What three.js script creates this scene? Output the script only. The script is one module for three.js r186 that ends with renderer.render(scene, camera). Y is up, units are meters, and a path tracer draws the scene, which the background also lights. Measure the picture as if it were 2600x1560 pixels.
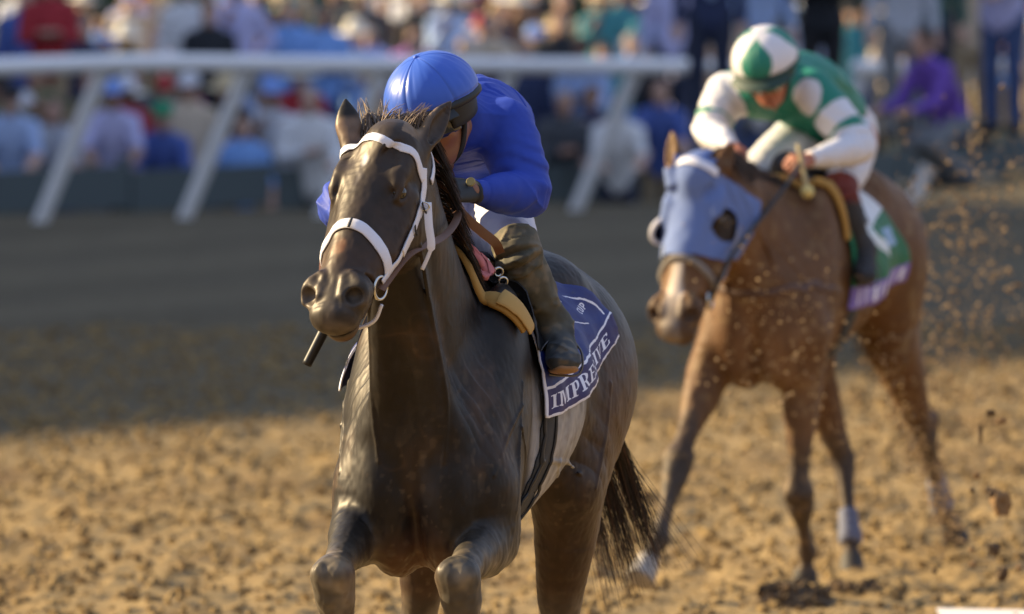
import * as THREE from 'three';
import { mergeGeometries } from 'three/addons/utils/BufferGeometryUtils.js';

// ---------------------------------------------------------------- camera, sky, sun, exposure
const scene = new THREE.Scene();
const CAM_H = 2.7;
const camera = new THREE.PerspectiveCamera(3.7775, 1024 / 614, 0.5, 900);
camera.position.set(0, CAM_H, 0);
camera.rotation.order = 'YXZ';
camera.rotation.set(-2.6515 * Math.PI / 180, 0, 0);
camera.focus = 24.75;
camera.userData.fStop = 4.7;
const renderer = new THREE.WebGLRenderer({ antialias: true });
renderer.toneMapping = THREE.LinearToneMapping;
renderer.toneMappingExposure = 2.15;
renderer.shadowMap.enabled = true;
const SKY_LEVEL = 0.355;
const SUN_EL = 25 * Math.PI / 180, SUN_BACK = 18 * Math.PI / 180;
const sunDir = new THREE.Vector3(-Math.cos(SUN_EL) * Math.cos(SUN_BACK), Math.sin(SUN_EL), -Math.cos(SUN_EL) * Math.sin(SUN_BACK));
{ // clear afternoon sky: pale at the horizon, a soft warm glow round the sun
  const W = 512, H = 256, d = new Float32Array(W * H * 4), v = new THREE.Vector3();
  for (let j = 0; j < H; j++) for (let i = 0; i < W; i++) {
    const th = (1 - (j + 0.5) / H) * Math.PI, ph = ((i + 0.5) / W - 0.5) * 2 * Math.PI; v.set(Math.cos(ph) * Math.sin(th), Math.cos(th), Math.sin(ph) * Math.sin(th));
    const up = Math.max(0, v.y), k = Math.pow(1 - up, 2.6), g = Math.pow(Math.max(0, v.dot(sunDir)), 10) * 0.5 + Math.pow(Math.max(0, v.dot(sunDir)), 2) * 0.10;
    const o = (j * W + i) * 4; d[o] = SKY_LEVEL * (0.50 + 0.44 * k + 0.8 * g); d[o + 1] = SKY_LEVEL * (0.66 + 0.34 * k + 0.70 * g); d[o + 2] = SKY_LEVEL * (1.06 + 0.06 * k + 0.50 * g); d[o + 3] = 1;
    if (v.y < 0) { d[o] = 0.10; d[o + 1] = 0.085; d[o + 2] = 0.06; }
  }
  const t = new THREE.DataTexture(d, W, H, THREE.RGBAFormat, THREE.FloatType); t.mapping = THREE.EquirectangularReflectionMapping; t.magFilter = t.minFilter = THREE.LinearFilter; t.needsUpdate = true;
  scene.background = t; scene.environment = t;
}
const sun = new THREE.DirectionalLight(new THREE.Color().setRGB(1.0, 0.79, 0.47), 5.0);
sun.name = 'sun';
sun.position.copy(sunDir).multiplyScalar(120).add(new THREE.Vector3(0, 0, -50));
sun.target.position.set(0, 0, -50);
sun.castShadow = true;
sun.shadow.mapSize.set(4096, 4096);
Object.assign(sun.shadow.camera, { left: -70, right: 70, top: 70, bottom: -70, near: 1, far: 300 });
scene.add(sun, sun.target);
// ---------------------------------------------------------------- helpers
const V = (x, y, z) => new THREE.Vector3(x, y, z);
const A3 = (v) => [v.x, v.y, v.z];
function rngOf(seed) { let a = seed >>> 0; return () => { a = (a + 0x6D2B79F5) >>> 0; let t = a; t = Math.imul(t ^ (t >>> 15), t | 1); t ^= t + Math.imul(t ^ (t >>> 7), t | 61); return ((t ^ (t >>> 14)) >>> 0) / 4294967296; }; }
const clamp = (x, a = 0, b = 1) => x < a ? a : x > b ? b : x;
const smooth = (a, b, x) => { const t = clamp((x - a) / (b - a)); return t * t * (3 - 2 * t); };
const lerp = (a, b, t) => a + (b - a) * t;
const mix3 = (a, b, t) => [a[0] + (b[0] - a[0]) * t, a[1] + (b[1] - a[1]) * t, a[2] + (b[2] - a[2]) * t];
function hash3(i, j, k) { let h = Math.imul(i, 374761393) ^ Math.imul(j, 668265263) ^ Math.imul(k, 2147483647 - 58); h = Math.imul(h ^ (h >>> 13), 1274126177); h ^= h >>> 16; return (h >>> 0) / 4294967296; }
function noise3(x, y, z) {
  const i = Math.floor(x), j = Math.floor(y), k = Math.floor(z);
  let u = x - i, v = y - j, w = z - k; u = u * u * (3 - 2 * u); v = v * v * (3 - 2 * v); w = w * w * (3 - 2 * w);
  const L = (a, b, t) => a + (b - a) * t;
  return L(L(L(hash3(i, j, k), hash3(i + 1, j, k), u), L(hash3(i, j + 1, k), hash3(i + 1, j + 1, k), u), v),
    L(L(hash3(i, j, k + 1), hash3(i + 1, j, k + 1), u), L(hash3(i, j + 1, k + 1), hash3(i + 1, j + 1, k + 1), u), v), w) * 2 - 1;
}
function fbm(x, y, z, o = 3) { let s = 0, a = 0.5, f = 1; for (let n = 0; n < o; n++) { s += a * noise3(x * f + n * 17.3, y * f + n * 5.1, z * f - n * 9.7); a *= 0.5; f *= 2.03; } return s; }
const usedNames = new Map();
function numbered(name) { const n = usedNames.get(name) ?? 0; usedNames.set(name, n + 1); return n ? name + '_' + String(n).padStart(3, '0') : name; }
function tag(o, label, category, group, kind) { if (label) o.userData.label = label; if (category) o.userData.category = category; if (group) o.userData.group = group; if (kind) o.userData.kind = kind; return o; }
function thing(name, label, category, pos = [0, 0, 0], turn = 0, group) {
  const o = new THREE.Group(); o.name = numbered(name); o.position.set(...pos); o.rotation.y = turn; scene.add(o); return tag(o, label, category, group);
}
function part(name, geo, material, parent, label) {
  const m = new THREE.Mesh(geo, material); m.name = name; m.castShadow = m.receiveShadow = true; if (label) m.userData.label = label; parent.add(m); return m;
}
const std = (rgb, roughness = 0.8, o = {}) => new THREE.MeshPhysicalMaterial({ color: new THREE.Color().setRGB(...rgb), roughness, metalness: 0, ...o });
function geoOf(pos, idx, nrm, col, uv) {
  const g = new THREE.BufferGeometry();
  g.setAttribute('position', new THREE.Float32BufferAttribute(pos, 3));
  if (col) g.setAttribute('color', new THREE.Float32BufferAttribute(col, 3));
  if (uv) g.setAttribute('uv', new THREE.Float32BufferAttribute(uv, 2));
  g.setIndex(idx);
  if (nrm) g.setAttribute('normal', new THREE.Float32BufferAttribute(nrm, 3)); else g.computeVertexNormals();
  return g;
}
// Bodies are distance fields of tapered elliptical limbs joined by a smooth minimum and meshed as one surface.
class Field {
  constructor() { this.prims = []; this.disp = null; this.dispMax = 0; }
  seg(a, b, R0, U0, R1, U1, ra, rb, cap) {
    const d = b.clone().sub(a); let L = d.length(); if (L > 1e-9) d.divideScalar(L); else L = 0;
    const mr = Math.max(ra[0], ra[1], ra[2], rb[0], rb[1], rb[2], cap);
    const c = a.clone().add(b).multiplyScalar(0.5);
    return { ax: a.x, ay: a.y, az: a.z, dx: d.x, dy: d.y, dz: d.z, L, R0x: R0.x, R0y: R0.y, R0z: R0.z, U0x: U0.x, U0y: U0.y, U0z: U0.z,
      R1x: R1.x, R1y: R1.y, R1z: R1.z, U1x: U1.x, U1y: U1.y, U1z: U1.z, xa: ra[0], ua: ra[1], da: ra[2], xb: rb[0], ub: rb[1], db: rb[2], cap, cx: c.x, cy: c.y, cz: c.z, br: L / 2 + mr * 1.02 };
  }
  // stations: {p:[x,y,z], r:[rx, rUp, rDown]} ; o: {k, op, right:[..], sub, cap, tag}
  loft(st, o = {}) {
    const sub = o.sub ?? 3, n = st.length, hint = V(...(o.right ?? [1, 0, 0]));
    const P = st.map((s) => V(...s.p)), Rr = st.map((s) => typeof s.r === 'number' ? [s.r, s.r, s.r] : s.r.length === 2 ? [s.r[0], s.r[1], s.r[1]] : s.r);
    const cr = (a, b, c, d, t) => { const t2 = t * t, t3 = t2 * t; return 0.5 * (2 * b + (c - a) * t + (2 * a - 5 * b + 4 * c - d) * t2 + (3 * b - a - 3 * c + d) * t3); };
    const pts = [], rad = [];
    for (let i = 0; i < n - 1; i++) {
      const q = [Math.max(i - 1, 0), i, i + 1, Math.min(i + 2, n - 1)];
      for (let s = 0; s < (i === n - 2 ? sub + 1 : sub); s++) {
        const t = s / sub, f = (g) => cr(g(q[0]), g(q[1]), g(q[2]), g(q[3]), t);
        pts.push(V(f((j) => P[j].x), f((j) => P[j].y), f((j) => P[j].z)));
        rad.push([0, 1, 2].map((c) => Math.max(0.001, f((j) => Rr[j][c]))));
      }
    }
    const fr = pts.map((p, i) => {
      const t = pts[Math.min(i + 1, pts.length - 1)].clone().sub(pts[Math.max(i - 1, 0)]).normalize();
      const R = hint.clone().sub(t.clone().multiplyScalar(hint.dot(t))).normalize();
      return [R, t.clone().cross(R).normalize()];
    });
    const segs = [];
    for (let i = 0; i < pts.length - 1; i++) segs.push(this.seg(pts[i], pts[i + 1], fr[i][0], fr[i][1], fr[i + 1][0], fr[i + 1][1], rad[i], rad[i + 1], o.cap ?? Math.min(...rad[i])));
    this.prims.push({ k: o.k ?? 0.03, op: o.op ?? 1, segs, tag: o.tag ?? 0 });
    return this;
  }
  // o.axes: [right, up, fwd]
  ell(c, r, o = {}) {
    const ax = o.axes ?? [V(1, 0, 0), V(0, 1, 0), V(0, 0, 1)];
    const s = this.seg(V(...c), V(...c), ax[0], ax[1], ax[0], ax[1], [r[0], r[1], r[1]], [r[0], r[1], r[1]], r[2]);
    s.dx = ax[2].x; s.dy = ax[2].y; s.dz = ax[2].z;
    this.prims.push({ k: o.k ?? 0.03, op: o.op ?? 1, segs: [s], tag: o.tag ?? 0 });
    return this;
  }
  static segD(s, x, y, z) {
    const wx = x - s.ax, wy = y - s.ay, wz = z - s.az;
    let h = wx * s.dx + wy * s.dy + wz * s.dz, t = 0;
    let ox = wx, oy = wy, oz = wz;
    if (s.L > 0) { t = h / s.L; t = t < 0 ? 0 : t > 1 ? 1 : t; const a = t * s.L; ox -= a * s.dx; oy -= a * s.dy; oz -= a * s.dz; h -= a; }
    const u = 1 - t;
    const px = ox * (s.R0x * u + s.R1x * t) + oy * (s.R0y * u + s.R1y * t) + oz * (s.R0z * u + s.R1z * t);
    const py = ox * (s.U0x * u + s.U1x * t) + oy * (s.U0y * u + s.U1y * t) + oz * (s.U0z * u + s.U1z * t);
    const rx = s.xa * u + s.xb * t, ry = py > 0 ? s.ua * u + s.ub * t : s.da * u + s.db * t;
    const a = px / rx, b = py / ry, c = h / s.cap;
    const q = Math.sqrt(a * a + b * b + c * c);
    if (q < 1e-4) return -Math.min(rx, ry);
    return Math.sqrt(px * px + py * py + h * h) * (1 - 1 / q);
  }
  static run(list, x, y, z) {
    let d = 1e3;
    for (let i = 0; i < list.length; i++) {
      const p = list[i]; let e = 1e3; const S = p.segs;
      for (let j = 0; j < S.length; j++) { const v = Field.segD(S[j], x, y, z); if (v < e) e = v; }
      if (p.op > 0) { const g = p.k - Math.abs(d - e); d = d < e ? d : e; if (g > 0) d -= g * g / (4 * p.k); }
      else { e = -e; const g = p.k - Math.abs(d - e); d = d > e ? d : e; if (g > 0) d += g * g / (4 * p.k); }
    }
    return d;
  }
  near(cx, cy, cz, r) {
    const out = [];
    for (const p of this.prims) {
      const m = r + p.k + 0.004 + this.dispMax, S = [];
      for (const s of p.segs) { const dx = cx - s.cx, dy = cy - s.cy, dz = cz - s.cz, q = s.br + m; if (dx * dx + dy * dy + dz * dz < q * q) S.push(s); }
      if (S.length) out.push({ k: p.k, op: p.op, segs: S, tag: p.tag });
    }
    return out;
  }
  d(x, y, z, list = this.prims) { const v = Field.run(list, x, y, z); return this.disp ? v + this.disp(x, y, z, v) : v; }
  grad(x, y, z, e = 0.003, list = this.prims) {
    const g = V(this.d(x + e, y, z, list) - this.d(x - e, y, z, list), this.d(x, y + e, z, list) - this.d(x, y - e, z, list), this.d(x, y, z + e, list) - this.d(x, y, z - e, list)).divideScalar(2 * e);
    return g;
  }
  project(p, it = 8) {
    const q = p.clone(); const list = this.near(p.x, p.y, p.z, 0.18);
    if (!list.length) return { p: q, n: V(0, 1, 0) };
    let g = V(0, 1, 0);
    for (let i = 0; i < it; i++) { const d = this.d(q.x, q.y, q.z, list); g = this.grad(q.x, q.y, q.z, 0.003, list); const l2 = Math.max(g.lengthSq(), 0.05); q.addScaledVector(g, -d / l2 * 0.9); if (Math.abs(d) < 2e-4) break; }
    return { p: q, n: g.clone().normalize() };
  }
  tagAt(x, y, z, list = this.prims) { let b = 1e3, tg = 0; for (const p of list) if (p.op > 0) for (const s of p.segs) { const v = Field.segD(s, x, y, z); if (v < b) { b = v; tg = p.tag; } } return tg; }
  // naive surface nets over the blocks that hold surface
  mesh(cell, o = {}) {
    const B = 8, bs = B * cell, lo = [1e9, 1e9, 1e9], hi = [-1e9, -1e9, -1e9];
    for (const p of this.prims) if (p.op > 0) for (const s of p.segs) { const c = [s.cx, s.cy, s.cz]; for (let a = 0; a < 3; a++) { lo[a] = Math.min(lo[a], c[a] - s.br); hi[a] = Math.max(hi[a], c[a] + s.br); } }
    for (let a = 0; a < 3; a++) lo[a] -= cell * 2 + this.dispMax;
    const nb = [0, 1, 2].map((a) => Math.ceil((hi[a] - lo[a] + cell * 2 + this.dispMax) / bs));
    const NX = nb[0] * B + 2, NY = nb[1] * B + 2, key = (i, j, k) => (k * NY + j) * NX + i;
    const cells = new Map(), pos = [], quads = [], lists = [], vl = [], N1 = B + 2, S = new Float32Array(N1 * N1 * N1);
    const brad = bs * 0.87 + cell * 1.8;
    for (let bk = 0; bk < nb[2]; bk++) for (let bj = 0; bj < nb[1]; bj++) for (let bi = 0; bi < nb[0]; bi++) {
      const ox = lo[0] + bi * bs, oy = lo[1] + bj * bs, oz = lo[2] + bk * bs;
      const list = this.near(ox + bs / 2, oy + bs / 2, oz + bs / 2, brad);
      if (!list.length) continue;
      let mn = 1e9, mx = -1e9;
      for (let k = 0; k < N1; k += 3) for (let j = 0; j < N1; j += 3) for (let i = 0; i < N1; i += 3) { const d = Field.run(list, ox + i * cell, oy + j * cell, oz + k * cell); if (d < mn) mn = d; if (d > mx) mx = d; }
      if (mn > cell * 4.5 + this.dispMax || mx < -cell * 4.5 - this.dispMax) continue;
      for (let k = 0, q = 0; k < N1; k++) for (let j = 0; j < N1; j++) for (let i = 0; i < N1; i++, q++) S[q] = this.d(ox + i * cell, oy + j * cell, oz + k * cell, list);
      const li = lists.push(list) - 1, sx = 1, sy = N1, sz = N1 * N1;
      for (let k = 0; k < B; k++) for (let j = 0; j < B; j++) for (let i = 0; i < B; i++) {
        const b0 = k * sz + j * sy + i; let m = 0;
        for (let c = 0; c < 8; c++) if (S[b0 + (c & 1) * sx + ((c >> 1) & 1) * sy + ((c >> 2) & 1) * sz] < 0) m |= 1 << c;
        const gi = bi * B + i, gj = bj * B + j, gk = bk * B + k;
        if (m !== 0 && m !== 255) {
          let x = 0, y = 0, z = 0, n = 0;
          for (let e = 0; e < 12; e++) {
            const a = e >> 2, r = e & 3; let c0, c1;
            if (a === 0) { c0 = r << 1; c1 = c0 | 1; } else if (a === 1) { c0 = (r & 1) | ((r & 2) << 1); c1 = c0 | 2; } else { c0 = r; c1 = c0 | 4; }
            if (((m >> c0) & 1) === ((m >> c1) & 1)) continue;
            const v0 = S[b0 + (c0 & 1) * sx + ((c0 >> 1) & 1) * sy + ((c0 >> 2) & 1) * sz], v1 = S[b0 + (c1 & 1) * sx + ((c1 >> 1) & 1) * sy + ((c1 >> 2) & 1) * sz], t = v0 / (v0 - v1);
            x += (c0 & 1) + (a === 0 ? t : 0); y += ((c0 >> 1) & 1) + (a === 1 ? t : 0); z += ((c0 >> 2) & 1) + (a === 2 ? t : 0); n++;
          }
          cells.set(key(gi, gj, gk), vl.length); vl.push(li);
          pos.push(ox + (i + x / n) * cell, oy + (j + y / n) * cell, oz + (k + z / n) * cell);
        }
        const in0 = m & 1;
        for (let a = 0; a < 3; a++) { const in1 = (m >> (1 << a)) & 1; if (in0 !== in1) quads.push(gi, gj, gk, a, in0); }
      }
    }
    const idx = [], nv = vl.length, nrm = new Float32Array(nv * 3), col = o.color ? new Float32Array(nv * 3) : null, tags = o.tags ? new Uint8Array(nv) : null;
    for (let v = 0; v < nv; v++) {
      const l = lists[vl[v]];
      let x = pos[v * 3], y = pos[v * 3 + 1], z = pos[v * 3 + 2];
      let g = this.grad(x, y, z, cell * 0.5, l); const len = g.length() || 1;
      if (!o.raw) { const d = clamp(this.d(x, y, z, l) / len, -cell * 0.4, cell * 0.4); x -= g.x / len * d; y -= g.y / len * d; z -= g.z / len * d; pos[v * 3] = x; pos[v * 3 + 1] = y; pos[v * 3 + 2] = z; }
      g.divideScalar(len); nrm[v * 3] = g.x; nrm[v * 3 + 1] = g.y; nrm[v * 3 + 2] = g.z;
      if (col) { const c = o.color(x, y, z, g, l); col[v * 3] = c[0]; col[v * 3 + 1] = c[1]; col[v * 3 + 2] = c[2]; }
      if (tags) tags[v] = this.tagAt(x, y, z, l);
    }
    for (let q = 0; q < quads.length; q += 5) {
      const i = quads[q], j = quads[q + 1], k = quads[q + 2], a = quads[q + 3], inside = quads[q + 4];
      const u = (a + 1) % 3, w = (a + 2) % 3, off = (du, dw) => { const c = [i, j, k]; c[u] -= du; c[w] -= dw; return cells.get(key(c[0], c[1], c[2])); };
      const v0 = off(1, 1), v1 = off(0, 1), v2 = off(0, 0), v3 = off(1, 0);
      if (v0 === undefined || v1 === undefined || v2 === undefined || v3 === undefined) continue;
      if (inside) idx.push(v0, v1, v2, v0, v2, v3); else idx.push(v0, v2, v1, v0, v3, v2);
    }
    if (o.tags) return { pos, nrm, idx, tags };
    return geoOf(pos, idx, nrm, col);
  }
}
// splits a tagged mesh into one geometry per tag
function splitTags(m) {
  const out = new Map();
  for (let t = 0; t < m.idx.length; t += 3) {
    const a = m.tags[m.idx[t]], b = m.tags[m.idx[t + 1]], c = m.tags[m.idx[t + 2]], g = b === c ? b : a;
    if (!out.has(g)) out.set(g, { pos: [], nrm: [], idx: [], map: new Map() });
    const o = out.get(g);
    for (let q = 0; q < 3; q++) { const v = m.idx[t + q]; let n = o.map.get(v); if (n === undefined) { n = o.pos.length / 3; o.map.set(v, n); for (let c2 = 0; c2 < 3; c2++) { o.pos.push(m.pos[v * 3 + c2]); o.nrm.push(m.nrm[v * 3 + c2]); } } o.idx.push(n); }
  }
  return new Map([...out].map(([k, o]) => [k, geoOf(o.pos, o.idx, o.nrm)]));
}
function curve(pts, n) { const c = new THREE.CatmullRomCurve3(pts.map((p) => p.isVector3 ? p : V(...p)), false, 'centripetal'); return c.getSpacedPoints(n); }
// a round cord or rod; r may be a function of 0..1
function cord(pts, r, n = 24, m = 8, flat = 1) {
  const P = pts.length > 2 ? curve(pts, n) : Array.from({ length: n + 1 }, (_, i) => V(...(pts[0].isVector3 ? A3(pts[0]) : pts[0])).lerp(V(...(pts[1].isVector3 ? A3(pts[1]) : pts[1])), i / n));
  const pos = [], idx = []; let N = null;
  for (let i = 0; i <= n; i++) {
    const t = P[Math.min(i + 1, n)].clone().sub(P[Math.max(i - 1, 0)]).normalize();
    if (!N) N = Math.abs(t.y) < 0.9 ? V(0, 1, 0) : V(1, 0, 0);
    N = N.clone().sub(t.clone().multiplyScalar(N.dot(t))).normalize(); const Bn = t.clone().cross(N);
    const R = typeof r === 'function' ? r(i / n) : r;
    for (let j = 0; j < m; j++) { const a = j / m * 2 * Math.PI, c = Math.cos(a) * R, s = Math.sin(a) * R * flat; pos.push(P[i].x + N.x * c + Bn.x * s, P[i].y + N.y * c + Bn.y * s, P[i].z + N.z * c + Bn.z * s); }
    if (i) for (let j = 0; j < m; j++) { const a = (i - 1) * m + j, b = (i - 1) * m + (j + 1) % m; idx.push(a, b, b + m, a, b + m, a + m); }
  }
  const c0 = pos.length / 3; pos.push(P[0].x, P[0].y, P[0].z, P[n].x, P[n].y, P[n].z);
  for (let j = 0; j < m; j++) { idx.push(c0, (j + 1) % m, j, c0 + 1, n * m + j, n * m + (j + 1) % m); }
  return geoOf(pos, idx);
}
// a strap laid on a body: a band of width w and thickness t that follows the surface
function strap(F, pts, { w = 0.02, t = 0.004, off = 0.001, n = 40, m = 4, hint = null, wf = null, bulge = 0.35 } = {}) {
  const C = curve(pts, n).map((p) => F.project(p)); const rows = [];
  for (let i = 0; i <= n; i++) {
    const tan = C[Math.min(i + 1, n)].p.clone().sub(C[Math.max(i - 1, 0)].p).normalize(), side = tan.clone().cross(C[i].n).normalize(), W = wf ? wf(i / n) : w, row = [];
    for (let j = 0; j <= m; j++) { const s = (j / m - 0.5) * W, q = F.project(C[i].p.clone().addScaledVector(side, s), 4); row.push([q.p.addScaledVector(q.n, off), q.n]); }
    rows.push(row);
  }
  return sheet(rows, t, bulge);
}
// a closed sheet of thickness t over rows of [point, normal]
function sheet(rows, t, bulge = 0, uvs = false) {
  const n = rows.length - 1, m = rows[0].length - 1, pos = [], idx = [], uv = [], W = m + 1, top = (i, j) => i * W + j, bot = (i, j) => (n + 1) * W + i * W + j;
  for (let s = 0; s < 2; s++) for (let i = 0; i <= n; i++) for (let j = 0; j <= m; j++) {
    const [p, nn] = rows[i][j], e = s ? 0 : t * (1 - bulge * Math.pow(Math.abs(j / m * 2 - 1), 2)); pos.push(p.x + nn.x * e, p.y + nn.y * e, p.z + nn.z * e); uv.push(j / m, i / n);
  }
  const q = (a, b, c, d) => idx.push(a, b, c, a, c, d);
  for (let i = 0; i < n; i++) for (let j = 0; j < m; j++) { q(top(i, j), top(i, j + 1), top(i + 1, j + 1), top(i + 1, j)); q(bot(i, j), bot(i + 1, j), bot(i + 1, j + 1), bot(i, j + 1)); }
  for (let i = 0; i < n; i++) { q(top(i, 0), top(i + 1, 0), bot(i + 1, 0), bot(i, 0)); q(top(i, m), bot(i, m), bot(i + 1, m), top(i + 1, m)); }
  for (let j = 0; j < m; j++) { q(top(0, j), bot(0, j), bot(0, j + 1), top(0, j + 1)); q(top(n, j), top(n, j + 1), bot(n, j + 1), bot(n, j)); }
  return geoOf(pos, idx, null, null, uvs ? uv : undefined);
}
// many tapered hairs in one geometry; each path is a list of points
function hairs(paths, r0, m = 3, colorOf = null) {
  const pos = [], idx = [], col = [];
  paths.forEach((path, h) => {
    const P = path.length > 3 || path.length < 3 ? path : curve(path, 6), n = P.length - 1, c = colorOf ? colorOf(h) : null; let N = V(0.3, 0.2, 0.9); const base = pos.length / 3, R0 = r0 * (path.scale ?? 1);
    for (let i = 0; i <= n; i++) {
      const t = P[Math.min(i + 1, n)].clone().sub(P[Math.max(i - 1, 0)]).normalize(); N = N.clone().sub(t.clone().multiplyScalar(N.dot(t))).normalize(); const Bn = t.clone().cross(N), R = R0 * (1 - 0.85 * i / n);
      for (let j = 0; j < m; j++) { const a = j / m * 2 * Math.PI; pos.push(P[i].x + (N.x * Math.cos(a) + Bn.x * Math.sin(a)) * R, P[i].y + (N.y * Math.cos(a) + Bn.y * Math.sin(a)) * R, P[i].z + (N.z * Math.cos(a) + Bn.z * Math.sin(a)) * R); if (c) col.push(...c); }
      if (i) for (let j = 0; j < m; j++) { const a = base + (i - 1) * m + j, b = base + (i - 1) * m + (j + 1) % m; idx.push(a, b, b + m, a, b + m, a + m); }
    }
  });
  return geoOf(pos, idx, null, colorOf ? col : null);
}
// ---------------------------------------------------------------- track: one sheet of raked sand, fine where it is seen
const RAIL0 = [-3.745, -72.6], RDIR = [0.4747, -0.8802], RPERP = [-0.8802, -0.4747];   // line of the running rail, and away from the track
const railAt = (t, r) => [RAIL0[0] + RDIR[0] * t + RPERP[0] * r, RAIL0[1] + RDIR[1] * t + RPERP[1] * r];
const railCoord = (x, z) => { const a = x - RAIL0[0], b = z - RAIL0[1]; return [a * RDIR[0] + b * RDIR[1], a * RPERP[0] + b * RPERP[1]]; };
function groundBase(x, z) {
  const [t, r] = railCoord(x, z);
  let h = -0.0205 * t * smooth(-9, -2, r) * smooth(-2, 3, t) * smooth(30, 14, t);
  h += -0.75 * smooth(1.9, 2.3, r);
  return h;
}
function sandH(x, z) {
  const [, r] = railCoord(x, z);
  const w = x + 0.25 * noise3(x * 0.7, 1.5, z * 0.4), q = noise3(w * 10, 0.3, z * 4.4), q2 = noise3(w * 19 + 9, 2.7, z * 10.0), q3 = noise3(w * 33, 5.1, z * 19);
  const rough = 0.55 + 0.45 * smooth(-0.35, 0.3, noise3(x * 0.55, 9.2, z * 0.16));
  const fade = lerp(1, 0.35, smooth(-53, -62, z));
  const q0 = noise3(w * 3.4 + 20, 4.2, z * 1.5); let h = rough * fade * (0.010 * q0 + 0.015 * q + 0.022 * Math.max(0, q2) + 0.018 * Math.max(0, q3)) + 0.020 * noise3(x * 1.3, 3.1, z * 0.5) * fade;
  const pock = Math.max(0, noise3(x * 4.1 + 40, 7.7, z * 1.7) - 0.32); h -= 0.07 * pock * fade;
  h += 0.008 * Math.sin(r * 5.2 + 0.6 * noise3(x * 0.3, 0, z * 0.3)) * smooth(-52, -60, z);
  return h * smooth(2.1, 1.7, r);
}
{
  const xs = [], zs = [];
  for (let x = -60; x < -6.2; x += 2.2) xs.push(x); for (let x = -6.2; x < 6.6; x += 0.029) xs.push(x); for (let x = 6.6; x <= 60; x += 2.2) xs.push(x);
  for (let z = -4; z > -31; z -= 0.4) zs.push(z); for (let z = -31; z > -57; z -= 0.052) zs.push(z); for (let z = -57; z > -88; z -= 0.2) zs.push(z); for (let z = -88; z > -140; z -= 1.6) zs.push(z);
  const pos = [], col = [], idx = [], W = xs.length;
  for (const z of zs) for (const x of xs) {
    const det = Math.abs(x) < 6.8 && z < -30 && z > -90, sh = det ? sandH(x, z) : 0; pos.push(x, groundBase(x, z) + sh, z);
    const n = fbm(x * 1.1, 4, z * 0.45, 3), m = noise3(x * 17, 8, z * 9), p = Math.max(0, noise3(x * 2.6 + 11, 6, z * 0.9) - 0.1);
    const [, r] = railCoord(x, z); let c = [0.292, 0.200, 0.088];
    c = mix3(c, [0.345, 0.242, 0.114], clamp(0.5 + n)); c = mix3(c, [0.135, 0.082, 0.036], clamp(p * 0.8 + 0.55 * Math.max(0, m)));
    c = mix3(c, [0.102, 0.084, 0.052], smooth(-44.5, -49.5, z + 1.39 * x) * 0.94);                      // grandstand shade also painted into the sand as a darker brown
    c = mix3(c, [0.17, 0.165, 0.155], smooth(2.0, 2.3, r)); const g = 1 + 0.10 * m; const bd = 1 + 0.10 * Math.sin(r * 2.3 + 0.8 * noise3(x * 0.2, 1, z * 0.2)) * smooth(-50, -58, z); c = c.map((q) => q * bd); col.push(c[0] * g, c[1] * g, c[2] * g);
  }
  for (let i = 0; i < zs.length - 1; i++) for (let j = 0; j < W - 1; j++) { const a = i * W + j; idx.push(a, a + 1, a + W + 1, a, a + W + 1, a + W); }
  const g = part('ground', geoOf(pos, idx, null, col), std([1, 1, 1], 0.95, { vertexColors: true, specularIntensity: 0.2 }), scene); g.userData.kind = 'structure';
  const f = part('terrain', new THREE.PlaneGeometry(1600, 1600), std([0.16, 0.15, 0.10], 0.95), scene); f.rotation.x = -Math.PI / 2; f.position.set(0, -1.6, -300); f.userData.kind = 'structure';
  // loose crumbs of sand
  const r = rngOf(5), sg = new THREE.IcosahedronGeometry(1, 1), sp = sg.attributes.position; for (let i = 0; i < sp.count; i++) { const x = sp.getX(i), y = sp.getY(i), z = sp.getZ(i), k = 1 + 0.35 * noise3(x * 2.1, y * 2.1, z * 2.1); sp.setXYZ(i, x * k, y * k * 0.75, z * k); } sg.computeVertexNormals();
  const N = 34000, im = new THREE.InstancedMesh(sg, std([1, 1, 1], 0.95, { specularIntensity: 0.2 }), N), M = new THREE.Matrix4(), Q = new THREE.Quaternion(), E = new THREE.Euler(), C = new THREE.Color(); let k = 0;
  while (k < N) {
    const z = -31.5 - 24 * Math.pow(r(), 0.9), x = (r() * 2 - 1) * (-z * 0.066 + 0.4), s = 0.004 + 0.020 * Math.pow(r(), 4.5);
    E.set(r() * 6, r() * 6, r() * 6); M.compose(V(x, groundBase(x, z) + sandH(x, z) + s * 0.35, z), Q.setFromEuler(E), V(s * (0.8 + 0.5 * r()), s, s * (0.8 + 0.5 * r()))); im.setMatrixAt(k, M);
    const d = r(); C.setRGB(...mix3([0.32, 0.222, 0.100], [0.16, 0.10, 0.045], d * d)); im.setColorAt(k, C); k++;
  }
  im.name = 'sand_clods'; im.castShadow = im.receiveShadow = true; scene.add(tag(im, null, null, null, 'stuff'));
}

{ // white painted strip that cuts the lower right corner
  const a = [3.9, -33.2], b = [1.55, -33.9], rows = [0, 1].map((q) => [a, b].map(([x, z]) => [V(x, groundBase(x, z) + 0.012, z + q * 0.9), V(0, 1, 0)])); const m = part('painted_line', sheet(rows, 0.018), std([0.74, 0.68, 0.64], 0.8), scene); m.userData.kind = 'structure';
}
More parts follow.
